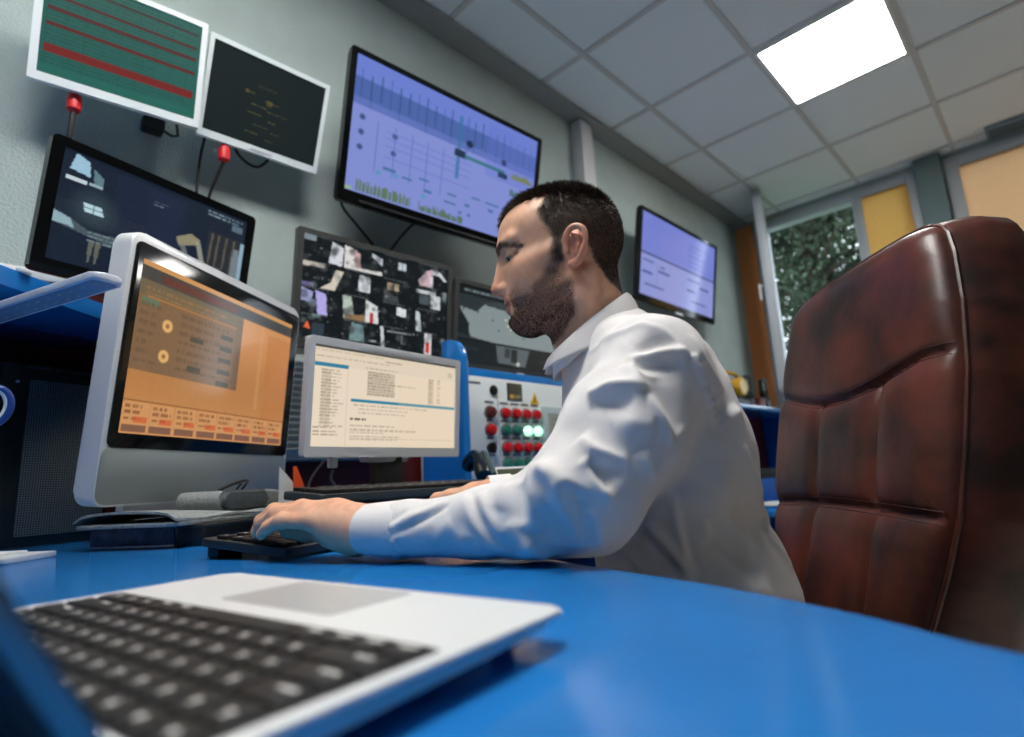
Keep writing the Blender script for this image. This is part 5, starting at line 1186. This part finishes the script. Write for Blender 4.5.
# crease lines of the shirt in the man's own axes: (points, height, width)
FOLDS = [
([(-0.0542,0.2159,-0.1999),(-0.0667,0.2152,-0.1975),(-0.0794,0.2137,-0.195),(-0.0898,0.2119,-0.1931),(-0.1005,0.209,-0.1909),(-0.1098,0.2063,-0.1914),(-0.1195,0.202,-0.1917)], 0.00975, 0.007),
([(-0.0658,0.2101,-0.1903),(-0.076,0.2085,-0.1848),(-0.0864,0.2064,-0.1792),(-0.0975,0.2062,-0.1808),(-0.109,0.2038,-0.1819)], -0.0078, 0.009),
([(-0.057,0.2243,-0.2086),(-0.0691,0.2233,-0.2086),(-0.0815,0.2203,-0.2084),(-0.0955,0.2154,-0.2073),(-0.11,0.209,-0.2059)], -0.0065, 0.012),
([(-0.0214,0.0832,-0.1583),(-0.0329,0.1271,-0.1593),(-0.0429,0.1687,-0.1608),(-0.0585,0.1844,-0.159),(-0.075,0.1887,-0.1546),(-0.0842,0.1947,-0.1594),(-0.0937,0.1977,-0.1633),(-0.1034,0.202,-0.1735),(-0.1137,0.2024,-0.1826)], 0.0039, 0.005),
([(-0.0513,0.2194,-0.2038),(-0.0544,0.2266,-0.2111),(-0.0575,0.2321,-0.2178),(-0.0617,0.2376,-0.2265),(-0.0659,0.2412,-0.2347)], 0.0065, 0.006),
([(-0.0076,0.231,-0.2354),(-0.02,0.237,-0.2326),(-0.0324,0.2394,-0.2294),(-0.0428,0.2412,-0.2298),(-0.0534,0.2411,-0.23),(-0.0601,0.242,-0.2334),(-0.0669,0.2418,-0.2366)], 0.0091, 0.007),
([(-0.0111,0.2385,-0.2431),(-0.0219,0.2443,-0.2445),(-0.0326,0.2478,-0.2456),(-0.0415,0.2497,-0.248),(-0.0506,0.2503,-0.2502)], -0.0091, 0.009),
([(-0.0672,0.2422,-0.2375),(-0.0713,0.2444,-0.2466),(-0.0755,0.2449,-0.2554),(-0.0789,0.2444,-0.2639),(-0.0825,0.2422,-0.2723),(-0.0832,0.2403,-0.2819),(-0.0842,0.2366,-0.2914)], 0.0065, 0.006),
([(-0.0773,0.2278,-0.2184),(-0.0826,0.2332,-0.2328),(-0.0883,0.2349,-0.2464),(-0.092,0.235,-0.2616),(-0.0966,0.23,-0.2763)], -0.0065, 0.014),
([(-0.0281,0.2536,-0.2701),(-0.0394,0.2541,-0.2687),(-0.0508,0.2532,-0.2672),(-0.061,0.2514,-0.2697),(-0.0714,0.2479,-0.2721)], 0.0052, 0.014),
([(-0.1221,0.2004,-0.191),(-0.1253,0.1998,-0.204),(-0.1292,0.1961,-0.2164),(-0.1327,0.1903,-0.2273),(-0.1372,0.18,-0.2378),(-0.1445,0.1631,-0.2504),(-0.1493,0.1568,-0.2643)], 0.00455, 0.0045),
([(-0.1287,0.1959,-0.1905),(-0.1317,0.195,-0.2035),(-0.1356,0.1901,-0.2158),(-0.1393,0.1833,-0.2243),(-0.144,0.1729,-0.2325)], -0.0039, 0.005),
([(-0.1507,0.1564,-0.2692),(-0.1602,0.1493,-0.2631),(-0.1703,0.1406,-0.2568),(-0.1792,0.1318,-0.2527),(-0.1896,0.1183,-0.2481)], 0.0065, 0.007),
([(-0.1406,0.1817,-0.2241),(-0.1495,0.1672,-0.226),(-0.1604,0.1462,-0.2272),(-0.1535,0.1567,-0.2344),(-0.1478,0.1628,-0.2409)], 0.0052, 0.006),
([(-0.1269,0.1883,-0.1695),(-0.1312,0.1925,-0.1852),(-0.137,0.1899,-0.1993),(-0.1464,0.1768,-0.213),(-0.1609,0.1455,-0.2247)], 0.0039, 0.005),
([(0.0017,0.2481,-0.2773),(-0.0039,0.2538,-0.2847),(-0.0093,0.2578,-0.2918),(-0.017,0.2592,-0.296),(-0.0247,0.2593,-0.3001),(-0.0333,0.2573,-0.3013),(-0.042,0.2546,-0.3025)], 0.00975, 0.0075),
([(-0.0047,0.2609,-0.2987),(-0.0114,0.2621,-0.3021),(-0.0181,0.2622,-0.3054),(-0.027,0.2605,-0.3078),(-0.036,0.2574,-0.3103)], -0.00715, 0.009),
([(-0.0017,0.2607,-0.2985),(-0.0044,0.2647,-0.3077),(-0.0071,0.2674,-0.3167),(-0.0123,0.2681,-0.3248),(-0.0176,0.2674,-0.3328),(-0.0221,0.2657,-0.3367),(-0.0266,0.2634,-0.3407)], 0.0078, 0.006),
([(-0.0085,0.2618,-0.3009),(-0.0114,0.2639,-0.3071),(-0.0144,0.2652,-0.3132),(-0.0183,0.2656,-0.3192),(-0.0223,0.2652,-0.3253)], -0.0078, 0.009),
([(0.0368,0.248,-0.3034),(0.0286,0.258,-0.3105),(0.0208,0.2644,-0.3173),(0.0131,0.2681,-0.3221),(0.0056,0.2699,-0.3268),(-0.0007,0.2701,-0.328),(-0.007,0.2696,-0.3293)], 0.00975, 0.0075),
([(0.0182,0.2668,-0.3233),(0.0135,0.2687,-0.3274),(0.0089,0.2699,-0.3314),(0.0027,0.2705,-0.3338),(-0.0035,0.2703,-0.3362)], -0.00845, 0.009),
([(0.0209,0.2649,-0.3193),(0.0188,0.2674,-0.332),(0.0167,0.2672,-0.3447),(0.0137,0.2638,-0.3585),(0.0107,0.256,-0.3728),(0.007,0.2481,-0.3816)], 0.0065, 0.006),
([(0.0119,0.2694,-0.3333),(0.0093,0.269,-0.344),(0.0066,0.2666,-0.3548),(0.0033,0.2623,-0.3648),(-0.0001,0.2549,-0.3753)], -0.0078, 0.011),
([(0.048,0.2319,-0.3004),(0.0391,0.2493,-0.3079),(0.0309,0.2586,-0.3149),(0.0272,0.263,-0.323),(0.0237,0.2656,-0.3309),(0.0232,0.2654,-0.3424),(0.0227,0.2631,-0.354)], 0.00975, 0.008),
([(0.0304,0.2627,-0.3405),(0.0329,0.2608,-0.3473),(0.0354,0.258,-0.3542),(0.0381,0.254,-0.3632),(0.0409,0.2491,-0.3724)], -0.0078, 0.009),
([(0.0491,0.2371,-0.3057),(0.0484,0.2473,-0.3182),(0.0481,0.2522,-0.3302),(0.0497,0.2535,-0.3471),(0.0515,0.2509,-0.364)], 0.00975, 0.009),
([(0.0593,0.2395,-0.3198),(0.0604,0.2452,-0.3299),(0.0617,0.2482,-0.3399),(0.061,0.25,-0.3478),(0.0603,0.2505,-0.3557)], -0.0052, 0.009),
([(0.076,0.2211,-0.3172),(0.0798,0.2301,-0.3253),(0.0828,0.2357,-0.3344),(0.0861,0.2381,-0.3434)], 0.0052, 0.01),
([(-0.0048,0.2693,-0.3455),(-0.0061,0.2666,-0.3553),(-0.0075,0.2619,-0.3653),(-0.0091,0.2559,-0.3736),(-0.0109,0.2463,-0.3825)], 0.0052, 0.01),
([(-0.0208,0.2658,-0.3426),(-0.0264,0.2618,-0.3498),(-0.0322,0.2555,-0.3572),(-0.0341,0.2498,-0.3646),(-0.0363,0.2405,-0.3724)], -0.0039, 0.014),
([(-0.0541,0.2514,-0.295),(-0.0578,0.2483,-0.3032),(-0.0617,0.2436,-0.3114),(-0.0649,0.2394,-0.3156),(-0.0683,0.234,-0.3199)], 0.00585, 0.008),
([(0.0635,0.247,-0.3718),(0.0548,0.2451,-0.3782),(0.0462,0.24,-0.3851),(0.0433,0.231,-0.3912)], 0.00585, 0.0065),
([(0.0751,0.2459,-0.3535),(0.0692,0.2478,-0.3626),(0.0635,0.247,-0.3718),(0.0622,0.2433,-0.3801),(0.0612,0.2355,-0.3891)], 0.0052, 0.008),
([(0.1189,0.2066,-0.3255),(0.1131,0.2214,-0.336),(0.1089,0.2282,-0.3464),(0.1,0.2331,-0.3588),(0.0917,0.2345,-0.3713),(0.0784,0.2353,-0.3828)], -0.00585, 0.0038),
([(0.1254,0.2061,-0.3274),(0.1198,0.2204,-0.3379),(0.1157,0.2269,-0.3483),(0.1069,0.2309,-0.3618),(0.099,0.2296,-0.3756),(0.088,0.2273,-0.3855)], 0.00455, 0.007),
([(0.1081,0.2149,-0.3279),(0.1023,0.2259,-0.3374),(0.0974,0.2324,-0.3466),(0.0884,0.239,-0.3578),(0.0802,0.2416,-0.3689)], 0.0052, 0.007),
([(0.2141,0.1943,-0.3669),(0.1992,0.1986,-0.3615),(0.1851,0.2006,-0.3564),(0.1728,0.203,-0.3516),(0.1605,0.2054,-0.3467),(0.1504,0.2068,-0.342),(0.14,0.2089,-0.3372)], -0.00455, 0.0035),
([(0.2128,0.1947,-0.3609),(0.2001,0.1974,-0.3556),(0.1881,0.1979,-0.3505),(0.176,0.1993,-0.3465),(0.1638,0.2013,-0.3425),(0.1543,0.2017,-0.3384),(0.1448,0.2025,-0.3344)], 0.0039, 0.006),
([(0.2077,0.1955,-0.3554),(0.2003,0.1945,-0.3482),(0.1936,0.1908,-0.3411)], -0.0026, 0.003),
([(0.1569,0.205,-0.3805),(0.1518,0.2112,-0.3714),(0.1474,0.2147,-0.3627),(0.1422,0.2173,-0.3574),(0.1372,0.219,-0.3522)], 0.00325, 0.008),
([(0.129,0.22,-0.3777),(0.1234,0.2251,-0.37),(0.1182,0.2279,-0.3627)], 0.00325, 0.008),
([(0.2143,0.1938,-0.3698),(0.2103,0.1938,-0.376),(0.2068,0.1917,-0.3825)], -0.0026, 0.003),
([(0.2014,0.1976,-0.371),(0.198,0.1956,-0.379),(0.1958,0.1895,-0.3876)], -0.0026, 0.003),
([(0.209,0.1958,-0.3709),(0.2047,0.1948,-0.3778),(0.2011,0.1913,-0.3849)], 0.0026, 0.003),
([(-0.1008,0.1707,-0.3309),(-0.1147,0.1674,-0.3391),(-0.1292,0.1616,-0.3475),(-0.1429,0.1516,-0.3615),(-0.1567,0.1422,-0.3757),(-0.1693,0.1371,-0.3925),(-0.1809,0.136,-0.4088)], 0.0104, 0.009),
([(-0.1205,0.1531,-0.3963),(-0.1297,0.1523,-0.3961),(-0.1392,0.1504,-0.396),(-0.1487,0.1493,-0.4047),(-0.158,0.1488,-0.4133),(-0.1671,0.1488,-0.4224),(-0.1762,0.1482,-0.4315)], -0.0091, 0.012),
([(-0.1182,0.1531,-0.3987),(-0.1226,0.1533,-0.3912),(-0.127,0.1534,-0.3838),(-0.1251,0.1556,-0.3733),(-0.123,0.1588,-0.3627)], 0.0065, 0.007),
([(-0.0994,0.1701,-0.3329),(-0.1024,0.1649,-0.3512),(-0.1055,0.1587,-0.3697),(-0.1088,0.1536,-0.3907),(-0.1113,0.1529,-0.4111),(-0.114,0.1541,-0.4185),(-0.1167,0.1558,-0.4258)], -0.00325, 0.003),
([(-0.0915,0.1677,-0.3391),(-0.0945,0.1623,-0.3568),(-0.0976,0.1564,-0.3747),(-0.1011,0.1526,-0.3918),(-0.1041,0.1516,-0.4085)], 0.0052, 0.006),
([(-0.0669,0.146,-0.3691),(-0.0751,0.1474,-0.3784),(-0.0833,0.1483,-0.3877),(-0.0901,0.1486,-0.3982),(-0.0967,0.1497,-0.4085),(-0.1042,0.1521,-0.4185),(-0.1114,0.1554,-0.4281)], 0.00975, 0.0075),
([(-0.0616,0.1376,-0.3801),(-0.0697,0.14,-0.3907),(-0.0776,0.1425,-0.4011),(-0.0877,0.1462,-0.4131),(-0.0974,0.1508,-0.4247)], -0.0078, 0.009),
([(-0.0433,0.1135,-0.3981),(-0.0504,0.1191,-0.4058),(-0.0573,0.1254,-0.4132),(-0.0641,0.1311,-0.4204),(-0.0706,0.1367,-0.4275)], 0.0078, 0.008),
([(-0.1341,0.1569,-0.4261),(-0.1459,0.1576,-0.4313),(-0.1579,0.157,-0.4367),(-0.1735,0.153,-0.4416),(-0.1903,0.1451,-0.4473)], 0.0065, 0.012),
([(-0.1824,0.1397,-0.289),(-0.1848,0.1386,-0.3041),(-0.1888,0.1324,-0.3191),(-0.1973,0.1154,-0.3361),(-0.2123,0.0801,-0.3733),(-0.2064,0.1011,-0.3894)], 0.0065, 0.007),
([(-0.1688,0.1504,-0.2996),(-0.1715,0.1473,-0.317),(-0.1756,0.1393,-0.3346),(-0.1825,0.1267,-0.3514),(-0.189,0.1158,-0.3685)], -0.0052, 0.011),
([(-0.2063,0.1029,-0.392),(-0.2166,0.0992,-0.4063),(-0.2284,0.0906,-0.4214),(-0.2388,0.078,-0.4346)], 0.0052, 0.007),
([(-0.1412,0.1643,-0.3039),(-0.1468,0.1609,-0.3185),(-0.1532,0.1547,-0.3332),(-0.159,0.1482,-0.3428),(-0.165,0.1409,-0.3526)], 0.0039, 0.014),
([(-0.1335,0.1923,-0.1923),(-0.1259,0.199,-0.1971),(-0.1189,0.2037,-0.2014)], 0.00416, 0.0032),
([(-0.1366,0.1903,-0.2006),(-0.1284,0.1976,-0.2055),(-0.1207,0.2031,-0.21)], 0.00416, 0.0032),
([(-0.1339,0.1926,-0.211),(-0.13,0.1956,-0.2141),(-0.1263,0.1986,-0.2172)], 0.00416, 0.0032),
([(-0.1433,0.1802,-0.218),(-0.1342,0.1899,-0.2227),(-0.1258,0.1977,-0.2271)], 0.00416, 0.0032),
([(-0.1412,0.1784,-0.2296),(-0.1369,0.183,-0.2326),(-0.1326,0.1873,-0.2356)], 0.00416, 0.0032),
([(-0.1545,0.1547,-0.2353),(-0.1431,0.1695,-0.2408),(-0.1327,0.182,-0.2459)], 0.00416, 0.0032),
([(-0.1505,0.1569,-0.2469),(-0.1461,0.1612,-0.2499),(-0.1418,0.1654,-0.2529)], 0.00416, 0.0032),
([(-0.1588,0.1486,-0.2548),(-0.1503,0.1558,-0.2589),(-0.142,0.1625,-0.263)], 0.00416, 0.0032),
([(-0.0987,0.1679,-0.3399),(-0.0953,0.167,-0.342),(-0.092,0.1658,-0.3441)], 0.00286, 0.0025),
([(-0.1001,0.1664,-0.3457),(-0.0962,0.1654,-0.3479),(-0.0924,0.1641,-0.3501)], 0.00286, 0.0025),
([(-0.0983,0.1644,-0.3519),(-0.0965,0.1636,-0.3538),(-0.0947,0.1627,-0.3557)], 0.00286, 0.0025),
([(-0.1019,0.1629,-0.3574),(-0.0979,0.1618,-0.3597),(-0.0939,0.1603,-0.3619)], 0.00286, 0.0025),
([(-0.1016,0.1607,-0.3635),(-0.0985,0.1597,-0.3656),(-0.0954,0.1584,-0.3678)], 0.00286, 0.0025),
([(-0.1011,0.1585,-0.3697),(-0.0991,0.1576,-0.3716),(-0.097,0.1567,-0.3736)], 0.00286, 0.0025),
([(-0.1033,0.157,-0.375),(-0.1003,0.156,-0.3774),(-0.0974,0.1548,-0.3797)], 0.00286, 0.0025),
([(-0.1056,0.1556,-0.3804),(-0.1017,0.1546,-0.383),(-0.0979,0.1533,-0.3856)], 0.00286, 0.0025),
([(-0.104,0.1539,-0.3868),(-0.1023,0.1533,-0.3889),(-0.1007,0.1526,-0.3909)], 0.00286, 0.0025),
([(-0.1077,0.1534,-0.3918),(-0.1039,0.1526,-0.3944),(-0.1002,0.1515,-0.3969)], 0.00286, 0.0025),
([(-0.108,0.1527,-0.3976),(-0.1048,0.152,-0.4),(-0.1016,0.1512,-0.4024)], 0.00286, 0.0025),
([(-0.1073,0.1522,-0.4036),(-0.1054,0.1518,-0.4056),(-0.1035,0.1514,-0.4077)], 0.00286, 0.0025)]

no_s = vnormals(co_s, f_s)
def seg_dist(P, pts):
    best = np.full(len(P), 9.0); tt = np.zeros(len(P)); sd = np.zeros(len(P)); pts = np.array(pts, float); L = np.concatenate([[0], np.cumsum(np.linalg.norm(np.diff(pts, axis=0), axis=1))])
    for i in range(len(pts)-1):
        a, b = pts[i], pts[i+1]; ab = b-a; t = np.clip(((P-a) @ ab)/(ab @ ab), 0, 1); q = P-(a+t[:, None]*ab); d = np.linalg.norm(q, axis=1)
        m = d < best; best = np.where(m, d, best); tt = np.where(m, (L[i]+t*(L[i+1]-L[i]))/L[-1], tt)
    return best, tt
disp = np.zeros(len(co_s))
for pts, hgt, wid in FOLDS:
    lo = np.min(pts, 0)-wid*4-.02; hi = np.max(pts, 0)+wid*4+.02; k = np.where(np.all((co_s > lo) & (co_s < hi), 1))[0]
    d, t = seg_dist(co_s[k], pts); e = np.sin(np.clip(t, .0, 1)*math.pi)**.6*.9+.1*((t > .02) & (t < .98))
    disp[k] += hgt*(.62*np.exp(-(d/wid)**2)+.5*np.exp(-d/(wid*1.5)))*e
# small irregular creasing all over
Xs, Ys, Zs = co_s.T
w1 = np.sin(Xs*38+Zs*61+2.1*np.sin(Ys*33+Zs*17))*np.sin(Ys*41-Zs*27+1.7*np.sin(Xs*29)); w2 = np.sin(Xs*95-Zs*70+2*np.sin(Ys*60))*np.sin(Zs*88+Ys*75)
onarm = (np.abs(Ys) > .12) & (Zs < -.2)
disp += .0014*w1+.0004*w2
keep = np.clip((Zs+.3985)/.006, 0, 1); keep = np.where(onarm & (((Xs+.140)/.150)**2+(Ys/.185)**2 > 1), keep, 1.0)
co_s = co_s+no_s*(disp*keep)[:, None]
low = onarm & (((Xs+.140)/.150)**2+(Ys/.185)**2 > 1) & (co_s[:, 2] < -.3965) & (co_s[:, 2] > -.43) & (co_s[:, 0] > -.03); co_s[low, 2] = -.3965
M_shirt, nt, b = principled('shirt_cotton')
b.inputs['Roughness'].default_value = .8; b.inputs['Sheen Weight'].default_value = .15; b.inputs['Specular IOR Level'].default_value = .25
tc = nt.nodes.new('ShaderNodeTexCoord'); n1 = nt.nodes.new('ShaderNodeTexNoise'); n1.inputs['Scale'].default_value = 900; n2 = nt.nodes.new('ShaderNodeTexNoise'); n2.inputs['Scale'].default_value = 34; n2.inputs['Detail'].default_value = 2; n2.inputs['Distortion'].default_value = .2
b1 = nt.nodes.new('ShaderNodeBump'); b1.inputs['Strength'].default_value = .12; b1.inputs['Distance'].default_value = .001; b2 = nt.nodes.new('ShaderNodeBump'); b2.inputs['Strength'].default_value = .12; b2.inputs['Distance'].default_value = .006
rp = nt.nodes.new('ShaderNodeValToRGB'); rp.color_ramp.elements[0].color = (*lin((216, 213, 211)), 1); rp.color_ramp.elements[1].color = (*lin((234, 231, 229)), 1)
for n_, b_ in ((n1, b1), (n2, b2)): nt.links.new(tc.outputs['Object'], n_.inputs['Vector']); nt.links.new(n_.outputs['Fac'], b_.inputs['Height'])
nt.links.new(n1.outputs['Fac'], rp.inputs['Fac']); nt.links.new(rp.outputs['Color'], b.inputs['Base Color']); nt.links.new(b2.outputs['Normal'], b1.inputs['Normal']); nt.links.new(b1.outputs['Normal'], b.inputs['Normal'])
shirt = link('shirt', mesh_np('shirt', room(co_s), f_s), man); shirt.data.materials.append(M_shirt)
# collar: stand and folded leaf around the neck
def collar_pt(phi, lvl):
    """phi 0 = front; lvl 0 base of the stand, 1 fold, 2 edge of the leaf"""
    c = math.cos(phi); s = math.sin(phi); fr = (1+c)/2
    cx, rx, ry = -.034+.010*fr, .0530, .0575
    zt = -.058-.087*fr**.85
    if lvl <= 1: r = 1+.03*(1-lvl); return (cx+rx*c*r, ry*s*r, zt-.034*(1-lvl))
    t = lvl-1; out = 1+.05*math.sin(min(t*2, 1)*math.pi/2)+.24*t*(1-.35*fr)
    drop = (.035+.012*(1-abs(c)))*(1-.40*fr**2)*t
    return (cx+rx*c*out+.004*fr**4*t, ry*s*out, zt-drop+.003*math.sin(t*math.pi))
ph = np.linspace(R(16), R(344), 61); lv = [0, .5, .9, 1, 1.06, 1.2, 1.45, 1.7, 1.9, 2]
P = [[tuple(room(np.array(collar_pt(a, l)))) for l in lv] for a in ph]
mb = MB(); mb.grid(P); o = mb.build('collar', M_shirt, shirt, angle=80)
sm = o.modifiers.new('thickness', 'SOLIDIFY'); sm.thickness = .0024; sm.offset = 0
# cuffs
def cuff(a, b, ra, rb, flat=1.0):
    a = np.array(a); b = np.array(b); d = b-a; L = np.linalg.norm(d); d /= L; s = np.cross(d, (0, 0, 1)); s /= np.linalg.norm(s); u = np.cross(s, d); P = []
    for k, (t, r) in enumerate(((0, ra*.97), (.08, ra*1.05), (.5, (ra+rb)/2*1.04), (.92, rb*1.03), (1.0, rb*1.0), (.98, rb*.95), (.6, rb*.93), (.1, rb*.93))):
        P.append([tuple(room(a+d*L*t+s*r*flat*math.cos(q)+u*r*math.sin(q)*(1+.03*math.sin(5*q)))) for q in np.linspace(0, 2*math.pi, 33)])
    return MB().grid(P)
cuff((.198, .1635, -.3645), (.254, .1475, -.3630), .0310, .0275, 1.12).build('cuff', M_shirt, shirt, angle=70)
cuff((.118, -.191, -.340), (.158, -.1775, -.337), .032, .029, 1.1).build('cuff', M_shirt, shirt, angle=70)
# ------------------------------------------------------------------ trousers and shoes, below the desk
T_ = Field(spans((-.34, .48, .010)), spans((-.32, .32, .010)), spans((-1.14, -.50, .010)))
T_.ell((-.15, 0, -.640), (.135, .182, .105), .03)
FL_ = -Z0-HO[2]
for s in (1, -1): T_.chain([(-.13, s*.09, -.655), (.27, s*.13, -.665), (.24, s*.13, -1.075)], [.088, .062, .048], .02)
co_t, f_t = T_.mesh(); link('trousers', mesh_np('trousers', room(co_t), f_t), man).data.materials.append(mat('trouser_cloth', (38, 42, 52), .8, noise=.1, nscale=80))
for s in (1, -1):
    mb = MB(MP); mb.prism([(.19, FL_+.001), (.46, FL_+.001), (.465, FL_+.03), (.40, FL_+.065), (.30, FL_+.085), (.20, FL_+.10), (.185, FL_+.05)], s*.13-.043, s*.13+.043, 'y', .012, 3)
    mb.build('shoe', M_black, man)

# ------------------------------------------------------------------ executive chair
MCH = frame((1.02, .318, -.205), 222, -12)
ch = thing('office_chair', 'large brown leather executive chair with stitched high back behind the man', 'chair', (.84, .52, -Z0))
M_lea, nt, b = principled('brown_leather')
tc = nt.nodes.new('ShaderNodeTexCoord'); n1 = nt.nodes.new('ShaderNodeTexNoise'); n1.inputs['Scale'].default_value = 9; n1.inputs['Detail'].default_value = 5; n1.inputs['Roughness'].default_value = .6
rp = nt.nodes.new('ShaderNodeValToRGB'); e = rp.color_ramp.elements; e[0].color = (*lin((38, 24, 19)), 1); e[0].position = .36; e[1].color = (*lin((98, 46, 33)), 1); e[1].position = .68
n2 = nt.nodes.new('ShaderNodeTexVoronoi'); n2.inputs['Scale'].default_value = 420; bp = nt.nodes.new('ShaderNodeBump'); bp.inputs['Strength'].default_value = .10; bp.inputs['Distance'].default_value = .001
n3_ = nt.nodes.new('ShaderNodeTexNoise'); n3_.inputs['Scale'].default_value = 34; bp2 = nt.nodes.new('ShaderNodeBump'); bp2.inputs['Strength'].default_value = .16; bp2.inputs['Distance'].default_value = .004
for q in (n1, n2, n3_): nt.links.new(tc.outputs['Object'], q.inputs['Vector'])
nt.links.new(n1.outputs['Fac'], rp.inputs['Fac']); nt.links.new(rp.outputs['Color'], b.inputs['Base Color']); nt.links.new(n3_.outputs['Fac'], bp2.inputs['Height']); nt.links.new(n2.outputs['Distance'], bp.inputs['Height']); nt.links.new(bp2.outputs['Normal'], bp.inputs['Normal']); nt.links.new(bp.outputs['Normal'], b.inputs['Normal'])
b.inputs['Roughness'].default_value = .36; b.inputs['Specular IOR Level'].default_value = .5
def hw(z): return float(np.interp(z, [-.32, -.1, 0, .07, .14, .215, .31, .40, .47, .50, .515, .524], [.170, .180, .195, .220, .238, .244, .246, .236, .220, .208, .194, .176]))
CX = .048
SEAM_H = [lambda x: .312-.012*math.cos((x-CX)*11)+.014*min(1, abs(x-CX)/.2)**2, lambda x: .136+.004*math.cos((x-CX)*9)]
def vx(z, k): return (.000 if k == 0 else .163)-(.045 if k == 0 else .030)*max(0, (.14-z)/.16)**1.5*.6
def front(x, z):
    h = hw(z); e = min(1, (h-abs(x-CX))/.05); tpe = min(1, (.526-z)/.05)
    d = .030*(1-(1-max(e, 0))**2.2)**.5*(1-(1-max(tpe, 0))**2.2)**.5
    d += .010*math.cos((x-CX)/h*1.4)
    g = 0; d0 = d
    for f in SEAM_H:
        q = abs(z-f(x)); g = max(g, math.exp(-(q/.006)**2)); d -= .006*math.exp(-(q/.022)**2)
    if z < SEAM_H[0](x):
        for k in (0, 1):
            q = abs(x-vx(z, k)); g = max(g, .9*math.exp(-(q/.005)**2)); d -= .005*math.exp(-(q/.02)**2)
    ef = min(1, max(0, e)*2.5)
    return -(d0*(1-ef)+(d-.0075*g)*ef)
zs = np.linspace(-.32, .524, 212); rows = []
for z in zs:
    h = hw(z); rows.append([Vector((CX+s*h, front(CX+s*h*.9999, z), z)) for s in np.sin(np.linspace(-1, 1, 121)*math.pi/2)*.35+np.linspace(-1, 1, 121)*.65])
mb = MB(MCH); mb.grid(rows); bk = mb.build('backrest_front', M_lea, ch, angle=60)
# boxing band round the edge, and the back panel
loop = [rows[i][0] for i in range(len(rows))]+rows[-1][1:-1]+[rows[i][-1] for i in range(len(rows)-1, -1, -1)]
band = []
for p in loop:
    q = Vector((CX+(p.x-CX)*.985, .0, p.z-(.004 if p.z > .5 else 0)))
    band.append([p, p+Vector(((p.x-CX)*.018, .006, .004 if p.z > .5 else 0)), p+Vector(((p.x-CX)*.055, .04, .016*min(1, max(0, (p.z-.44)/.06)))), p+Vector(((p.x-CX)*.055, .075, .018*min(1, max(0, (p.z-.44)/.06)))), Vector((p.x+(p.x-CX)*.0, p.y+.108, p.z-.004)), Vector((CX+(p.x-CX)*.9, p.y+.122, p.z*.985))])
mb = MB(MCH); mb.grid(band); mb.build('boxing_band', M_lea, ch, angle=70)
mb = MB(MCH); mb.tube([p+Vector(((p.x-CX)*.004, -.001, 0)) for p in loop], .0030, 6); mb.build('piping', M_lea, ch)
br = []
for z in np.linspace(-.32, .517, 40):
    h = hw(min(z, .524))*.9; br.append([Vector((CX+s*h, .120+.02*(1-s*s), z*.985)) for s in np.linspace(-1, 1, 21)])
mb = MB(MCH); mb.grid(br); mb.build('back_panel', M_lea, ch, angle=60)
M_thr = mat('leather_thread', (58, 30, 28), .6)
for f in SEAM_H:
    for dz_ in (-.0075, .0075):
        q = []
        for k in range(81):
            s = -.97+1.94*k/80; z = f(CX)+dz_; x = CX+s*hw(z); z = f(x)+dz_; q.append((x, front(x, z)-.0004+.0006*(k % 2), z))
        MB(MCH).tube(q, .0007, 5).build('stitch_row', M_thr, ch)
# seat, mechanism and star base
sb = MCH @ Vector((CX-.0, 0, -.30)); n_ = Vector((math.sin(R(222)), -math.cos(R(222)), 0)); u_ = Vector((math.cos(R(222)), math.sin(R(222)), 0))
MSEAT = axes((sb.x, sb.y, -.425), u_, -n_)
mb = MB(MSEAT); mb.prism(rr(-.26, .26, -.50, .03, .07), -.115, 0, 'z', .035, 5); mb.build('seat', M_lea, ch)
cs = MSEAT @ Vector((0, -.22, 0)); mb = MB(); mb.cyl((cs.x, cs.y, -.60), (cs.x, cs.y, -.54), .08, n=20); mb.cyl((cs.x, cs.y, -.75), (cs.x, cs.y, -.60), .028, n=18); mb.build('gas_lift', M_black, ch)
mb = MB(MSEAT); mb.box((0, .05, -.10), (.09, .22, .02), .004); mb.box((0, .155, .0), (.09, .018, .25), .004); mb.build('back_bracket', M_black, ch)
for k in range(5):
    a = R(72*k+20); d = Vector((math.cos(a), math.sin(a), 0)); c = Vector((cs.x, cs.y, 0))
    lg = MB().tube([tuple(c+Vector((0, 0, -.735))), tuple(c+d*.16+Vector((0, 0, -.745))), tuple(c+d*.30+Vector((0, 0, -.765)))], [.030, .022, .016], 10).build('leg', M_black, ch)
    w = c+d*.29; s_ = Vector((-d.y, d.x, 0)); mb = MB()
    for q in (-1, 1): mb.cyl(tuple(w+s_*(.012*q)+Vector((0, 0, -.8045))), tuple(w+s_*(.026*q)+Vector((0, 0, -.8045))), .030, n=18, bev=.004)
    mb.build('caster', M_blackm, lg)
